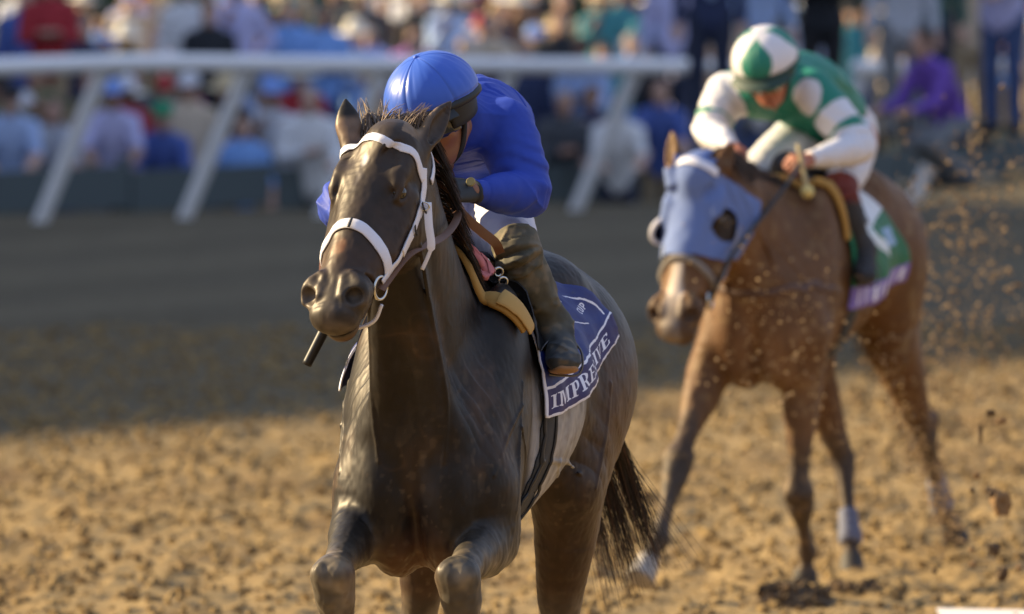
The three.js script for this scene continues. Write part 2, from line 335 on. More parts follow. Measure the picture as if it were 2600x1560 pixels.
// ---------------------------------------------------------------- horses (local axes: x = the horse's left, y up, z forwards; withers over the origin)
function headFrame(poll, muzzle, leftHint) {
  const D = V(...muzzle).sub(V(...poll)), len = D.length(); D.normalize();
  const L = V(...leftHint); L.sub(D.clone().multiplyScalar(L.dot(D))).normalize();
  const N = D.clone().cross(L).normalize(), O = V(...poll), k = len / 0.6;
  return { D, L, N, O, k, to: (l, n, s) => A3(O.clone().addScaledVector(L, l * k).addScaledVector(N, n * k).addScaledVector(D, s * k)),
    from: (x, y, z) => { const w = V(x, y, z).sub(O); return [w.dot(L) / k, w.dot(N) / k, w.dot(D) / k]; }, axes: [L, N, D] };
}
function horseField(P) {
  const F = new Field(), H = P.head, T = P.low ?? 0;
  // trunk, hindquarters, shoulders, chest
  F.loft([
    { p: [0, 1.27, -1.13], r: [0.10, 0.13, 0.16] }, { p: [0, 1.32, -0.99], r: [0.235, 0.27, 0.26] }, { p: [0, 1.33, -0.76], r: [0.275, 0.345, 0.27] },
    { p: [0, 1.30, -0.5], r: [0.255, 0.345, 0.25] }, { p: [0, 1.27, -0.24], r: [0.285, 0.32, 0.30] }, { p: [0, 1.25, 0.0], r: [0.255, 0.365, 0.365] },
    { p: [0, 1.22, 0.2], r: [0.215, 0.36, 0.36] }, { p: [0, 1.19, 0.4], r: [0.225, 0.28, 0.33] }, { p: [0, 1.15, 0.54], r: [0.17, 0.2, 0.26] }], { k: 0.02, cap: 0.08, sub: 4 });
  for (const s of [-1, 1]) {
    F.ell([s * 0.152, 1.27, 0.29], [0.090, 0.36, 0.165], { k: 0.06, axes: [V(1, 0, 0), V(0, 0.93, -0.36), V(0, 0.36, 0.93)] });
    F.ell([s * 0.15, 1.10, 0.46], [0.085, 0.16, 0.115], { k: 0.035 });
    F.ell([s * 0.085, 1.08, 0.555], [0.088, 0.17, 0.075], { k: 0.025 });
    F.ell([s * 0.07, 0.94, 0.46], [0.075, 0.1, 0.13], { k: 0.05 });
    F.ell([s * 0.165, 1.30, -0.84], [0.13, 0.24, 0.24], { k: 0.10 });
    F.ell([s * 0.12, 1.56, -0.62], [0.08, 0.075, 0.1], { k: 0.08 });
  }
  F.ell([0, 1.06, 0.645], [0.004, 0.14, 0.016], { op: -1, k: 0.04 });
  F.ell([0, 1.56, -0.05], [0.05, 0.085, 0.25], { k: 0.09 });
  // neck
  F.loft(P.neck.map((n) => ({ p: n[0], r: n[1] })), { k: 0.065, sub: 4, right: [1, 0, 0.0], cap: 0.08 });
  if (P.throat) for (const t of P.throat) F.loft(t.map((n) => ({ p: n[0], r: n[1] })), { k: 0.05, sub: 3 });
  // head
  const h = (l, n, s, r) => ({ p: H.to(l, n, s), r: r.map((q) => q * H.k) }), ho = (o) => ({ right: A3(H.L), ...o }), e3 = (r) => r.map((q) => q * H.k), he = (l, n, s, r, o = {}) => F.ell(H.to(l, n, s), e3(r), { axes: H.axes, ...o });
  F.loft([h(0, -0.10, 0.0, [0.078, 0.085, 0.10]), h(0, -0.105, 0.07, [0.098, 0.09, 0.13]), h(0, -0.118, 0.16, [0.112, 0.112, 0.155]), h(0, -0.118, 0.25, [0.113, 0.104, 0.135]),
    h(0, -0.108, 0.34, [0.105, 0.09, 0.098]), h(0, -0.098, 0.43, [0.086, 0.074, 0.078]), h(0, -0.090, 0.52, [0.077, 0.066, 0.070]), h(0, -0.09, 0.578, [0.067, 0.055, 0.058])], ho({ k: 0.05, sub: 4, cap: 0.035 * H.k }));
  F.loft([h(0, -0.03, 0.08, [0.075, 0.03, 0.03]), h(0, -0.024, 0.20, [0.056, 0.026, 0.03]), h(0, -0.030, 0.34, [0.042, 0.026, 0.03]), h(0, -0.043, 0.47, [0.030, 0.022, 0.03])], ho({ k: 0.035, sub: 3 }));
  for (const s of [-1, 1]) {
    he(s * 0.062, -0.175, 0.20, [0.048, 0.085, 0.105], { k: 0.035 });                                 // jowl
    he(s * 0.092, -0.022, 0.140, [0.013, 0.013, 0.042], { k: 0.05 });                                 // brow
    F.loft([h(s * 0.106, -0.088, 0.17, [0.016, 0.018, 0.018]), h(s * 0.100, -0.100, 0.25, [0.011, 0.011, 0.011]), h(s * 0.092, -0.108, 0.35, [0.007, 0.008, 0.008])], ho({ k: 0.03, sub: 3 })); // facial crest
    F.loft([h(s * 0.094, -0.030, 0.160, [0.0055, 0.0055, 0.0055]), h(s * 0.104, -0.031, 0.186, [0.006, 0.006, 0.006]), h(s * 0.094, -0.043, 0.213, [0.005, 0.005, 0.005])], ho({ k: 0.022, sub: 2 })); // upper lid
    F.loft([h(s * 0.100, -0.058, 0.161, [0.0045, 0.0045, 0.0045]), h(s * 0.107, -0.069, 0.186, [0.005, 0.005, 0.005]), h(s * 0.098, -0.061, 0.212, [0.0045, 0.0045, 0.0045])], ho({ k: 0.014, sub: 2 })); // lower lid
    F.loft([h(s * 0.112, -0.076, 0.172, [0.003, 0.003, 0.003]), h(s * 0.114, -0.083, 0.192, [0.003, 0.003, 0.003]), h(s * 0.104, -0.076, 0.222, [0.003, 0.003, 0.003])], ho({ k: 0.010, sub: 2 })); // fold under the eye
    he(s * 0.064, -0.060, 0.515, [0.030, 0.036, 0.046], { k: 0.035 });                                // nostril flare
    F.loft([h(s * 0.046, -0.026, 0.478, [0.008, 0.008, 0.008]), h(s * 0.082, -0.036, 0.508, [0.008, 0.008, 0.008]), h(s * 0.088, -0.062, 0.545, [0.007, 0.007, 0.007])], ho({ k: 0.02, sub: 3 }));
    F.loft([h(s * 0.030, -0.028, 0.490, [0.006, 0.006, 0.006]), h(s * 0.036, -0.036, 0.545, [0.007, 0.007, 0.007])], ho({ k: 0.02, sub: 2 }));
    he(s * 0.070, -0.040, 0.546, [0.023, 0.020, 0.022], { op: -1, k: 0.012 });
  }
  for (const s of [-1, 1]) {                                                                           // temple hollow, veins of the cheek, folds behind the nostril
    he(s * 0.072, 0.012, 0.105, [0.022, 0.010, 0.030], { op: -1, k: 0.03 });
    F.loft([h(s * 0.108, -0.10, 0.215, [0.004, 0.004, 0.004]), h(s * 0.096, -0.088, 0.28, [0.0045, 0.0045, 0.0045]), h(s * 0.078, -0.070, 0.36, [0.0045, 0.0045, 0.0045]), h(s * 0.066, -0.058, 0.43, [0.004, 0.004, 0.004]), h(s * 0.060, -0.050, 0.49, [0.003, 0.003, 0.003])], ho({ k: 0.010, sub: 3 }));
    F.loft([h(s * 0.096, -0.088, 0.28, [0.004, 0.004, 0.004]), h(s * 0.088, -0.115, 0.34, [0.004, 0.004, 0.004]), h(s * 0.076, -0.125, 0.40, [0.003, 0.003, 0.003])], ho({ k: 0.010, sub: 3 }));
    he(s * 0.078, -0.075, 0.462, [0.012, 0.030, 0.007], { op: -1, k: 0.012 });
    he(s * 0.066, -0.112, 0.500, [0.012, 0.010, 0.045], { op: -1, k: 0.014 });
  }
  he(0, -0.086, 0.592, [0.052, 0.036, 0.030], { k: 0.035 });                                           // upper lip
  he(0, -0.150, 0.572, [0.040, 0.028, 0.036], { k: 0.03 });                                          // lower lip and chin
  he(0, -0.155, 0.49, [0.040, 0.030, 0.05], { k: 0.03 });
  he(0, -0.124, 0.605, [0.066, 0.0045, 0.05], { op: -1, k: 0.008 });                                  // mouth
  // ears
  for (const [i, e] of P.ears.entries()) {
    const b = V(...e.base), t = V(...e.tip), d = t.clone().sub(b), len = d.length(); d.normalize();
    const f = V(...e.open); f.sub(d.clone().multiplyScalar(f.dot(d))).normalize(); const r = d.clone().cross(f), at = (s, o) => A3(b.clone().addScaledVector(d, s * len).addScaledVector(f, o));
    F.loft([{ p: at(-0.4, -0.004), r: [0.026, 0.026] }, { p: at(-0.15, 0), r: [0.027, 0.026] }, { p: at(0.15, 0.002), r: [0.030, 0.026] }, { p: at(0.45, 0.0), r: [0.036, 0.022] }, { p: at(0.75, -0.003), r: [0.026, 0.015] }, { p: at(1.0, -0.004), r: [0.005, 0.005] }], { right: A3(r), k: 0.02, sub: 3, cap: 0.004 });
    F.loft([{ p: at(0.2, 0.02), r: [0.008, 0.008] }, { p: at(0.48, 0.02), r: [0.024, 0.019] }, { p: at(0.78, 0.013), r: [0.014, 0.013] }, { p: at(0.93, 0.008), r: [0.003, 0.003] }], { right: A3(r), op: -1, k: 0.008, sub: 3, cap: 0.01 });
  }
  // legs
  for (const L of P.fore) {
    const [S, E, K, T2, C] = L, up = (a, b, t, o = [0, 0, 0]) => a.map((q, i) => lerp(q, b[i], t) + o[i]);
    F.loft([{ p: S, r: [0.085, 0.13] }, { p: up(S, E, 0.5), r: [0.085, 0.13] }, { p: E, r: [0.075, 0.105] }], { k: 0.045 });
    F.loft([{ p: up(E, K, -0.05), r: [0.07, 0.10] }, { p: up(E, K, 0.22), r: [0.072, 0.092] }, { p: up(E, K, 0.5), r: [0.053, 0.062] }, { p: up(E, K, 0.78), r: [0.040, 0.045] }, { p: up(E, K, 0.93), r: [0.047, 0.047] }, { p: K, r: [0.052, 0.050] }], { k: 0.026, sub: 3, cap: 0.04 });
    F.loft([{ p: K, r: [0.055, 0.050] }, { p: up(K, T2, 0.2), r: [0.053, 0.050] }, { p: up(K, T2, 0.36), r: [0.042, 0.044] }, { p: up(K, T2, 0.5), r: [0.031, 0.038] }, { p: up(K, T2, 0.65), r: [0.026, 0.036] }, { p: up(K, T2, 0.9), r: [0.031, 0.040] }, { p: T2, r: [0.036, 0.040] }], { k: 0.022, sub: 3, cap: 0.04 });
    const kd = V(...K).sub(V(...E)).normalize(), fw = V(...E).sub(V(...K)).add(V(...T2).sub(V(...K))).normalize().negate();
    for (const sx of [-1, 1]) F.ell(A3(V(...K).addScaledVector(fw, 0.026).add(V(sx * 0.022, 0, 0))), [0.026, 0.026, 0.022], { k: 0.014 });
    F.ell(A3(V(...K).lerp(V(...T2), 0.2).addScaledVector(fw, 0.030)), [0.040, 0.022, 0.020], { k: 0.016 });
    F.ell(A3(V(...K).addScaledVector(fw, -0.045).addScaledVector(V(...T2).sub(V(...K)).normalize(), 0.02)), [0.024, 0.026, 0.026], { k: 0.025 });
    F.loft([{ p: T2, r: [0.033, 0.036] }, { p: up(T2, C, 0.5), r: [0.027, 0.03] }, { p: C, r: [0.040, 0.042] }], { k: 0.02 });
  }
  for (const L of P.hind) {
    const [S, St, Hk, T2, C] = L, up = (a, b, t, o = [0, 0, 0]) => a.map((q, i) => lerp(q, b[i], t) + o[i]);
    F.loft([{ p: S, r: [0.13, 0.20] }, { p: up(S, St, 0.5), r: [0.135, 0.20] }, { p: St, r: [0.10, 0.13] }], { k: 0.10 });
    F.loft([{ p: up(S, St, 0.7, [0, 0, -0.12]), r: [0.085, 0.10] }, { p: up(St, Hk, 0.2, [0, 0, -0.06]), r: [0.085, 0.12] }, { p: up(St, Hk, 0.5, [0, 0, -0.02]), r: [0.062, 0.082] }, { p: up(St, Hk, 0.8), r: [0.040, 0.055] }, { p: Hk, r: [0.043, 0.058] }], { k: 0.06, sub: 3 });
    F.loft([{ p: St, r: [0.075, 0.09] }, { p: up(St, Hk, 0.4), r: [0.06, 0.065] }, { p: up(St, Hk, 0.8), r: [0.036, 0.04] }], { k: 0.05, sub: 3 });
    F.loft([{ p: Hk, r: [0.044, 0.056] }, { p: up(Hk, T2, 0.15), r: [0.04, 0.048] }, { p: up(Hk, T2, 0.35), r: [0.031, 0.04] }, { p: up(Hk, T2, 0.7), r: [0.028, 0.038] }, { p: T2, r: [0.037, 0.042] }], { k: 0.022, sub: 3, cap: 0.04 });
    const back = V(...St).sub(V(...Hk)).normalize().add(V(...T2).sub(V(...Hk)).normalize()).normalize().negate();
    F.ell(A3(V(...Hk).addScaledVector(back, 0.055).addScaledVector(V(...St).sub(V(...Hk)).normalize(), 0.04)), [0.024, 0.04, 0.03], { k: 0.03 });
    F.loft([{ p: T2, r: [0.034, 0.038] }, { p: up(T2, C, 0.5), r: [0.029, 0.031] }, { p: C, r: [0.042, 0.044] }], { k: 0.02 });
  }
  F.loft([{ p: [0, 1.5, -1.02], r: 0.05 }, { p: [0, 1.5, -1.14], r: 0.035 }, { p: [0, 1.42, -1.22], r: 0.025 }], { k: 0.04 });
  // veins that stand out on a hot coat
  for (const sx of [-1, 1]) for (const [r, path] of [[0.0055, [[0.06, 1.74, 0.84], [0.085, 1.52, 0.72], [0.10, 1.32, 0.64], [0.09, 1.16, 0.64]]], [0.0045, [[0.27, 1.36, 0.33], [0.28, 1.24, 0.38], [0.27, 1.12, 0.42], [0.25, 1.02, 0.45]]], [0.004, [[0.28, 1.24, 0.38], [0.28, 1.15, 0.31], [0.27, 1.05, 0.28], [0.25, 0.97, 0.30]]], [0.004, [[0.28, 1.30, 0.36], [0.25, 1.22, 0.47], [0.20, 1.12, 0.54]]], [0.005, [[0.27, 1.12, 0.08], [0.29, 1.10, -0.10], [0.29, 1.07, -0.28], [0.27, 1.06, -0.44]]], [0.004, [[0.29, 1.10, -0.10], [0.29, 1.02, -0.22], [0.27, 0.99, -0.36]]], [0.0045, [[0.27, 1.30, -0.62], [0.28, 1.16, -0.58], [0.25, 1.02, -0.52]]]]) {
    const q = path.map(([x, y, z]) => { const f = F.project(V(sx * x, y, z)); return { p: A3(f.p.addScaledVector(f.n, -r * 0.25)), r }; }); q[q.length - 1].r = r * 0.4; F.loft(q, { k: 0.009, sub: 4, cap: r });
  }
  // hide: soft muscle relief, ribs and veins
  F.dispMax = 0.006;
  F.disp = (x, y, z) => {
    let v = 0.0026 * noise3(x * 8, y * 7, z * 9) + 0.0013 * noise3(x * 23 + 5, y * 20, z * 23) + 0.0007 * noise3(x * 95, y * 48, z * 95);
    if (z < 0.1 && z > -0.6 && y < 1.5 && y > 0.95) v += 0.0010 * Math.sin((z * 0.94 + y * 0.3) * 75) * smooth(0.16, 0.24, Math.abs(x)) * smooth(1.5, 1.35, y);
    if (z > 0.5 && y > 1.1) v -= 0.0012 * Math.max(0, 1 - Math.abs(noise3(x * 17 + 3, y * 9, z * 17)) * 5) * smooth(0.0, 0.3, noise3(x * 5, y * 5, z * 5 + 4));
    if (y < 1.0 && z > 0.3) v += smooth(1.0, 0.93, y) * (0.0028 * noise3(x * 30, y * 16, z * 30) + 0.0018 * noise3(x * 70, y * 30, z * 70));
    return v;
  };
  return F;
}
function hoofGeo(T2, C, len = 0.085) {
  const d = V(...C).sub(V(...T2)).normalize(), c = V(...C), F = new Field();
  F.loft([{ p: A3(c.clone().addScaledVector(d, -0.01)), r: [0.043, 0.045] }, { p: A3(c.clone().addScaledVector(d, len * 0.5)), r: [0.05, 0.054] }, { p: A3(c.clone().addScaledVector(d, len)), r: [0.058, 0.064] }], { cap: 0.008 });
  return F.mesh(0.007);
}
const HORSE1 = { pos: [-0.136, 0, -25.1], turn: -12 * Math.PI / 180 };
const H1 = {
  head: headFrame([-0.036, 2.045, 0.82], [-0.114, 1.60, 1.19], [0.90, -0.19, 0.40]),
  neck: [[[0, 1.30, 0.16], [0.165, 0.36, 0.33]], [[0.0, 1.44, 0.36], [0.130, 0.28, 0.29]], [[-0.005, 1.62, 0.52], [0.110, 0.20, 0.22]], [[-0.008, 1.80, 0.66], [0.098, 0.155, 0.175]], [[-0.005, 1.93, 0.77], [0.086, 0.12, 0.15]], [[-0.003, 1.98, 0.83], [0.078, 0.09, 0.11]]],
  throat: [-1, 1].map((s) => [[[s * 0.02 - 0.005, 1.74, 0.80], [0.035, 0.035]], [[s * 0.045 - 0.005, 1.55, 0.72], [0.04, 0.04]], [[s * 0.06 - 0.003, 1.35, 0.62], [0.05, 0.05]], [[s * 0.07, 1.2, 0.54], [0.06, 0.05]]]),
  ears: [{ base: [-0.122, 1.995, 0.80], tip: [-0.150, 2.112, 0.74], open: [-0.35, 0.0, -1] }, { base: [0.060, 1.985, 0.80], tip: [0.122, 2.108, 0.685], open: [0.45, -0.3, 0.8] }],
  fore: [
    [[-0.155, 1.08, 0.44], [-0.165, 0.985, 0.46], [-0.162, 0.872, 0.85], [-0.155, 0.56, 0.70], [-0.15, 0.50, 0.58]],
    [[0.155, 1.08, 0.42], [0.165, 0.95, 0.40], [0.163, 0.868, 0.79], [0.17, 0.55, 0.66], [0.17, 0.49, 0.54]]],
  hind: [
    [[-0.14, 1.34, -0.82], [-0.20, 1.02, -0.52], [-0.27, 0.58, -0.66], [-0.26, 0.24, -0.42], [-0.26, 0.15, -0.36]],
    [[0.13, 1.34, -0.82], [0.17, 1.02, -0.56], [0.105, 0.50, -0.76], [0.10, 0.18, -0.52], [0.10, 0.09, -0.47]]],
};
const h1Field = horseField(H1);
function coat1(x, y, z, n) {
  const [l, nn, s] = H1.head.from(x, y, z), f = fbm(x * 6, y * 6, z * 6, 3), fine = noise3(x * 60, y * 60, z * 60), streak = fbm(x * 26, y * 4.5, z * 26, 2);
  let c = [0.0125, 0.0105, 0.0095];
  c = mix3(c, [0.050, 0.025, 0.0125], smooth(0.0, 0.5, f + 0.4 * streak) * 0.5);
  const dap = Math.abs(noise3(x * 19, y * 19, z * 19)); c = mix3(c, [0.060, 0.034, 0.019], smooth(0.22, 0.02, dap) * smooth(-0.2, 0.3, f) * 0.4);
  c = mix3(c, [0.022, 0.021, 0.022], smooth(0.05, 0.4, streak) * 0.5);
  const hindq = smooth(-0.35, -0.7, z) * smooth(1.55, 1.2, y) * smooth(0.35, 0.9, y);
  c = mix3(c, [0.072, 0.031, 0.013], hindq * 0.85);
  if (s > -0.12 && z > 0.6 && nn > -0.27) {                                                       // head
    c = mix3(c, [0.040, 0.028, 0.021], 0.85);
    const tan = smooth(0.14, 0.26, s) * smooth(0.56, 0.4, s);
    c = mix3(c, [0.062, 0.031, 0.017], tan * 0.75 * clamp(0.55 + 1.2 * f));
    c = mix3(c, [0.034, 0.029, 0.025], smooth(0.45, 0.52, s) * 0.8);
    const star = Math.hypot((l + 0.004) * 1.1, (s - 0.125) * 0.75) + 0.005 * fine; c = mix3(c, [0.34, 0.32, 0.32], smooth(0.017, 0.008, star));
    const st2 = Math.hypot((l + 0.012) * 1.2, (s - 0.175) * 0.45) + 0.008 * fine; c = mix3(c, [0.13, 0.11, 0.105], 0.6 * smooth(0.017, 0.006, st2));
    const snip = Math.hypot(l + 0.010, (s - 0.40) * 0.7) + 0.012 * fine; c = mix3(c, [0.20, 0.085, 0.04], smooth(0.030, 0.010, snip) * 0.8);
    const dust = smooth(0.47, 0.55, s) * clamp(0.3 + 1.6 * fbm(x * 30, y * 30, z * 30, 2)); c = mix3(c, [0.13, 0.10, 0.072], dust * 0.7);
    c = mix3(c, [0.12, 0.065, 0.038], smooth(-0.128, -0.15, nn) * smooth(0.47, 0.53, s) * 0.7);
    const er = Math.hypot(x - H1.ears[0].tip[0], y - H1.ears[0].tip[1], z - H1.ears[0].tip[2]); if (Math.abs(x - H1.ears[0].base[0]) < 0.05) c = mix3(c, mix3([0.17, 0.11, 0.072], [0.012, 0.01, 0.009], smooth(0.075, 0.05, er)), smooth(1.985, 2.03, y));
    const e2 = V(x, y, z).sub(V(...H1.ears[1].base)); if (e2.x > -0.03 && s < 0.03) c = mix3(c, mix3([0.05, 0.035, 0.026], [0.22, 0.145, 0.085], smooth(0.010, -0.012, e2.x - 0.3 * e2.y)), smooth(1.99, 2.03, y));
    const eye = Math.hypot(Math.abs(l) - 0.115, nn + 0.05, s - 0.185); c = mix3(c, [0.070, 0.046, 0.032], smooth(0.045, 0.026, eye) * 0.7);
  }
  const low = smooth(1.02, 0.86, y) * smooth(0.06, 0.12, Math.abs(x)) * smooth(0.15, 0.5, z) + smooth(0.75, 0.6, y);
  const mud = fbm(x * 15, y * 15, z * 15, 3); c = mix3(c, mix3([0.085, 0.072, 0.054], [0.23, 0.185, 0.125], smooth(-0.15, 0.35, mud)), clamp(low) * 0.9);   // sandy lower legs
  c = mix3(c, [0.085, 0.032, 0.012], smooth(1.0, 0.88, y) * smooth(0.14, 0.07, Math.abs(x)) * smooth(0.1, 0.25, z) * 0.7);   // rusty hair between the forelegs
  const fc = -0.12 + (y - 1.1) * 0.30, flankSheen = smooth(0.10, 0.16, x) * smooth(0.27, 0.21, Math.abs(z - fc)) * smooth(0.86, 0.93, y) * smooth(1.40, 1.28, y); // grey sky sheen on the sweaty flank, painted into the coat behind the girth
  c = mix3(c, [0.40, 0.385, 0.37], clamp(flankSheen * (0.9 + 0.5 * streak)) * 0.92);
  const sh = smooth(0.13, 0.19, x) * smooth(0.05, 0.02, Math.abs(z - 0.215 - (1.08 - y) * 0.12)) * smooth(0.93, 1.0, y) * smooth(1.2, 1.1, y); c = mix3(c, [0.16, 0.14, 0.125], sh * 0.7);
  const sp = noise3(x * 33 + 4, y * 33, z * 33), sp2 = noise3(x * 75, y * 75, z * 75 + 2), spl = smooth(0.42, 0.62, sp) * smooth(1.75, 1.2, y) * 0.35 + smooth(0.5, 0.7, sp2) * smooth(1.6, 0.9, y) * 0.5;
  c = mix3(c, [0.13, 0.088, 0.05], clamp(spl) * (0.5 + f));                                  // specks of thrown sand
  const g = 1 + 0.20 * fine + 0.65 * f + 0.25 * streak; return c.map((q) => Math.max(0.005, q * g));
}
const coatMat1 = new THREE.MeshPhysicalMaterial({ vertexColors: true, roughness: 0.46, specularIntensity: 0.7, specularColor: new THREE.Color().setRGB(1.0, 0.88, 0.76) });
const horse1 = thing('horse', 'dark bay racehorse in the foreground with white bridle and small white star', 'horse', HORSE1.pos, HORSE1.turn);
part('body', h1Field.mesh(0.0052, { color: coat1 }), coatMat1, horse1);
const eyeMat = std([0.012, 0.007, 0.005], 0.08, { clearcoat: 1, clearcoatRoughness: 0.03 });
const hairDark = new THREE.MeshPhysicalMaterial({ vertexColors: true, roughness: 0.5 });
const bandMat = std([0.15, 0.16, 0.22], 0.85);
const hoofMat = std([0.055, 0.045, 0.035], 0.7), hoofPale = std([0.36, 0.32, 0.27], 0.6);
function eyes(H, parent) { for (const s of [-1, 1]) { const e = part('eye', new THREE.SphereGeometry(0.0215 * H.k, 20, 14), eyeMat, parent); e.position.set(...H.to(s * 0.0895, -0.050, 0.187)); } }
eyes(H1.head, horse1);
for (const L of [...H1.fore, ...H1.hind]) part('hoof', hoofGeo(L[3], L[4]), hoofMat, horse1);
{ // forelock, mane, tail
  const r = rngOf(11), H = H1.head, lock = [], mane = [], tail = [];
  for (let i = 0; i < 260; i++) {
    const g = Math.floor(i / 15), gx = (hash3(g, 3, 1) - 0.5) * 0.13, b = V(...H.to(gx + (r() - 0.5) * 0.05, -0.02 - r() * 0.05, -0.03 + r() * 0.05));
    const tip = V(...H.to(gx, -0.03, -0.02)).add(V(gx * 0.7 + (hash3(g, 5, 2) - 0.4) * 0.05 + (r() - 0.5) * 0.03, 0.018 + 0.055 * hash3(g, 8, 4) + (r() - 0.6) * 0.025, -0.05 - 0.05 * hash3(g, 2, 6)));
    const p = [b, b.clone().lerp(tip, 0.5).add(V(0, 0.012, 0.01)), tip]; p.scale = 1.1 + r() * 0.9; lock.push(p);
  }
  for (let i = 0; i < 520; i++) {
    const t = r(), c = V(lerp(-0.005, 0.0, t), lerp(2.06, 1.63, t), lerp(0.76, 0.12, t)), side = r() < 0.8 ? 1 : -1, o = r();
    const q = h1Field.project(c).p, p = [q, q.clone().add(V(side * 0.05, 0.035 * r(), -0.03)), q.clone().add(V(side * (0.10 + 0.03 * o), -0.06 - 0.08 * o, -0.05 - 0.05 * r()))]; p.scale = 1.2 + r(); mane.push(p);
  }
  for (let i = 0; i < 800; i++) {
    const cl = Math.floor(r() * 34), a = hash3(cl, 1, 1) * 6.28 + (r() - 0.5) * 0.35, w = Math.sqrt(hash3(cl, 2, 2)) + (r() - 0.5) * 0.16, e = V(0.10 + Math.cos(a) * w * 0.115 + (r() < 0.10 ? r() * 0.12 : 0), 0.80 + Math.sin(a) * w * 0.13 - r() * 0.10, -1.72 + (r() - 0.5) * 0.16), s = V(Math.cos(a) * 0.02, 1.46 + Math.sin(a) * 0.02, -1.16 - r() * 0.05);
    const m = V(0.01 + Math.cos(a) * w * 0.06, 1.30 + Math.sin(a) * w * 0.05, -1.42), k = V(0.03 + Math.cos(a) * w * 0.10, 1.06 + Math.sin(a) * w * 0.08, -1.6);
    tail.push(Object.assign(curve([s, m, k, e], 9), { scale: 0.55 + r() * 0.75 }));
  }
  const dk = (i) => { const q = hash3(i, 7, 3); return q > 0.8 ? [0.12, 0.06, 0.035] : [0.02 + 0.02 * q, 0.015 + 0.012 * q, 0.012 + 0.01 * q]; };
  part('forelock', hairs(lock, 0.0015, 3, (i) => { const q = hash3(i, 1, 9); return [0.05 + 0.26 * q, 0.035 + 0.18 * q, 0.025 + 0.12 * q]; }), hairDark, horse1);
  part('mane', hairs(mane, 0.0019, 3, dk), hairDark, horse1);
  part('tail', hairs(tail, 0.0022, 3, dk), hairDark, horse1);
}
const HORSE2 = { pos: [1.08, -0.08, -35.6], turn: -16 * Math.PI / 180 };
const H2 = {
  head: headFrame([-0.170, 1.70, 0.78], [-0.225, 1.11, 1.07], [0.965, -0.10, 0.24]),
  neck: [[[0, 1.28, 0.16], [0.20, 0.34, 0.33]], [[-0.02, 1.38, 0.36], [0.17, 0.26, 0.28]], [[-0.06, 1.48, 0.52], [0.135, 0.19, 0.23]], [[-0.12, 1.57, 0.65], [0.105, 0.15, 0.18]], [[-0.158, 1.63, 0.73], [0.09, 0.12, 0.15]], [[-0.17, 1.65, 0.79], [0.078, 0.09, 0.11]]],
  ears: [{ base: [-0.262, 1.675, 0.80], tip: [-0.285, 1.82, 0.745], open: [-0.5, 0.1, 0.9] }, { base: [-0.10, 1.665, 0.78], tip: [-0.055, 1.78, 0.70], open: [0.6, -0.1, 0.7] }],
  fore: [
    [[-0.155, 1.06, 0.44], [-0.205, 0.90, 0.50], [-0.245, 0.595, 0.79], [-0.262, 0.305, 1.01], [-0.285, 0.225, 1.08]],
    [[0.155, 1.06, 0.42], [0.125, 0.86, 0.36], [0.105, 0.45, 0.35], [0.092, 0.21, 0.16], [0.085, 0.125, 0.15]]],
  hind: [
    [[-0.13, 1.34, -0.82], [-0.11, 0.92, -0.55], [0.0, 0.50, -0.78], [0.07, 0.20, -0.62], [0.085, 0.125, -0.58]],
    [[0.13, 1.34, -0.84], [0.165, 0.95, -0.88], [0.215, 0.57, -1.26], [0.225, 0.285, -1.50], [0.245, 0.195, -1.56]]],
};
const h2Field = horseField(H2);
function coat2(x, y, z) {
  const [l, nn, s] = H2.head.from(x, y, z), f = fbm(x * 5, y * 5, z * 5, 3), fine = noise3(x * 40, y * 40, z * 40);
  let c = [0.140, 0.066, 0.028];
  c = mix3(c, [0.100, 0.052, 0.028], clamp(0.4 + f) * 0.7);
  c = mix3(c, [0.185, 0.095, 0.042], smooth(0.15, 0.4, f) * 0.5);
  if (s > 0.3 && z > 0.7) { const bl = Math.abs(l) - 0.018 - 0.016 * smooth(0.38, 0.52, s) + 0.006 * fine; if (nn > -0.09) c = mix3(c, [0.55, 0.46, 0.38], smooth(0.008, -0.008, bl)); c = mix3(c, [0.045, 0.033, 0.028], smooth(0.46, 0.54, s) * 0.75); }
  if (z > 0.6) { const e = Math.hypot(Math.abs(l) - 0.11, nn + 0.075, s - 0.19); c = mix3(c, [0.03, 0.022, 0.018], smooth(0.075, 0.05, e)); }
  const leg = smooth(0.72, 0.55, y); c = mix3(c, [0.050, 0.042, 0.036], leg * 0.85); c = mix3(c, [0.12, 0.085, 0.06], smooth(1.0, 0.75, y) * (1 - leg) * smooth(0.2, 0.5, z) * 0.4);
  const du = noise3(x * 28, y * 28, z * 28); c = mix3(c, [0.24, 0.155, 0.075], smooth(0.25, 0.6, du) * (0.35 + 0.5 * smooth(-0.5, -1.0, z)));
  return c.map((q) => Math.max(0.008, q * (1 + 0.45 * f + 0.1 * fine)));
}
const horse2 = thing('horse', 'bright bay racehorse behind, wearing a pale blue hood', 'horse', HORSE2.pos, HORSE2.turn);
part('body', h2Field.mesh(0.0085, { color: coat2 }), new THREE.MeshPhysicalMaterial({ vertexColors: true, roughness: 0.58, specularIntensity: 0.6, specularColor: new THREE.Color().setRGB(1.0, 0.82, 0.62) }), horse2);
eyes(H2.head, horse2);
H2.fore.forEach((L, i) => part('hoof', hoofGeo(L[3], L[4]), i === 0 ? hoofPale : hoofMat, horse2)); H2.hind.forEach((L) => part('hoof', hoofGeo(L[3], L[4]), hoofMat, horse2));
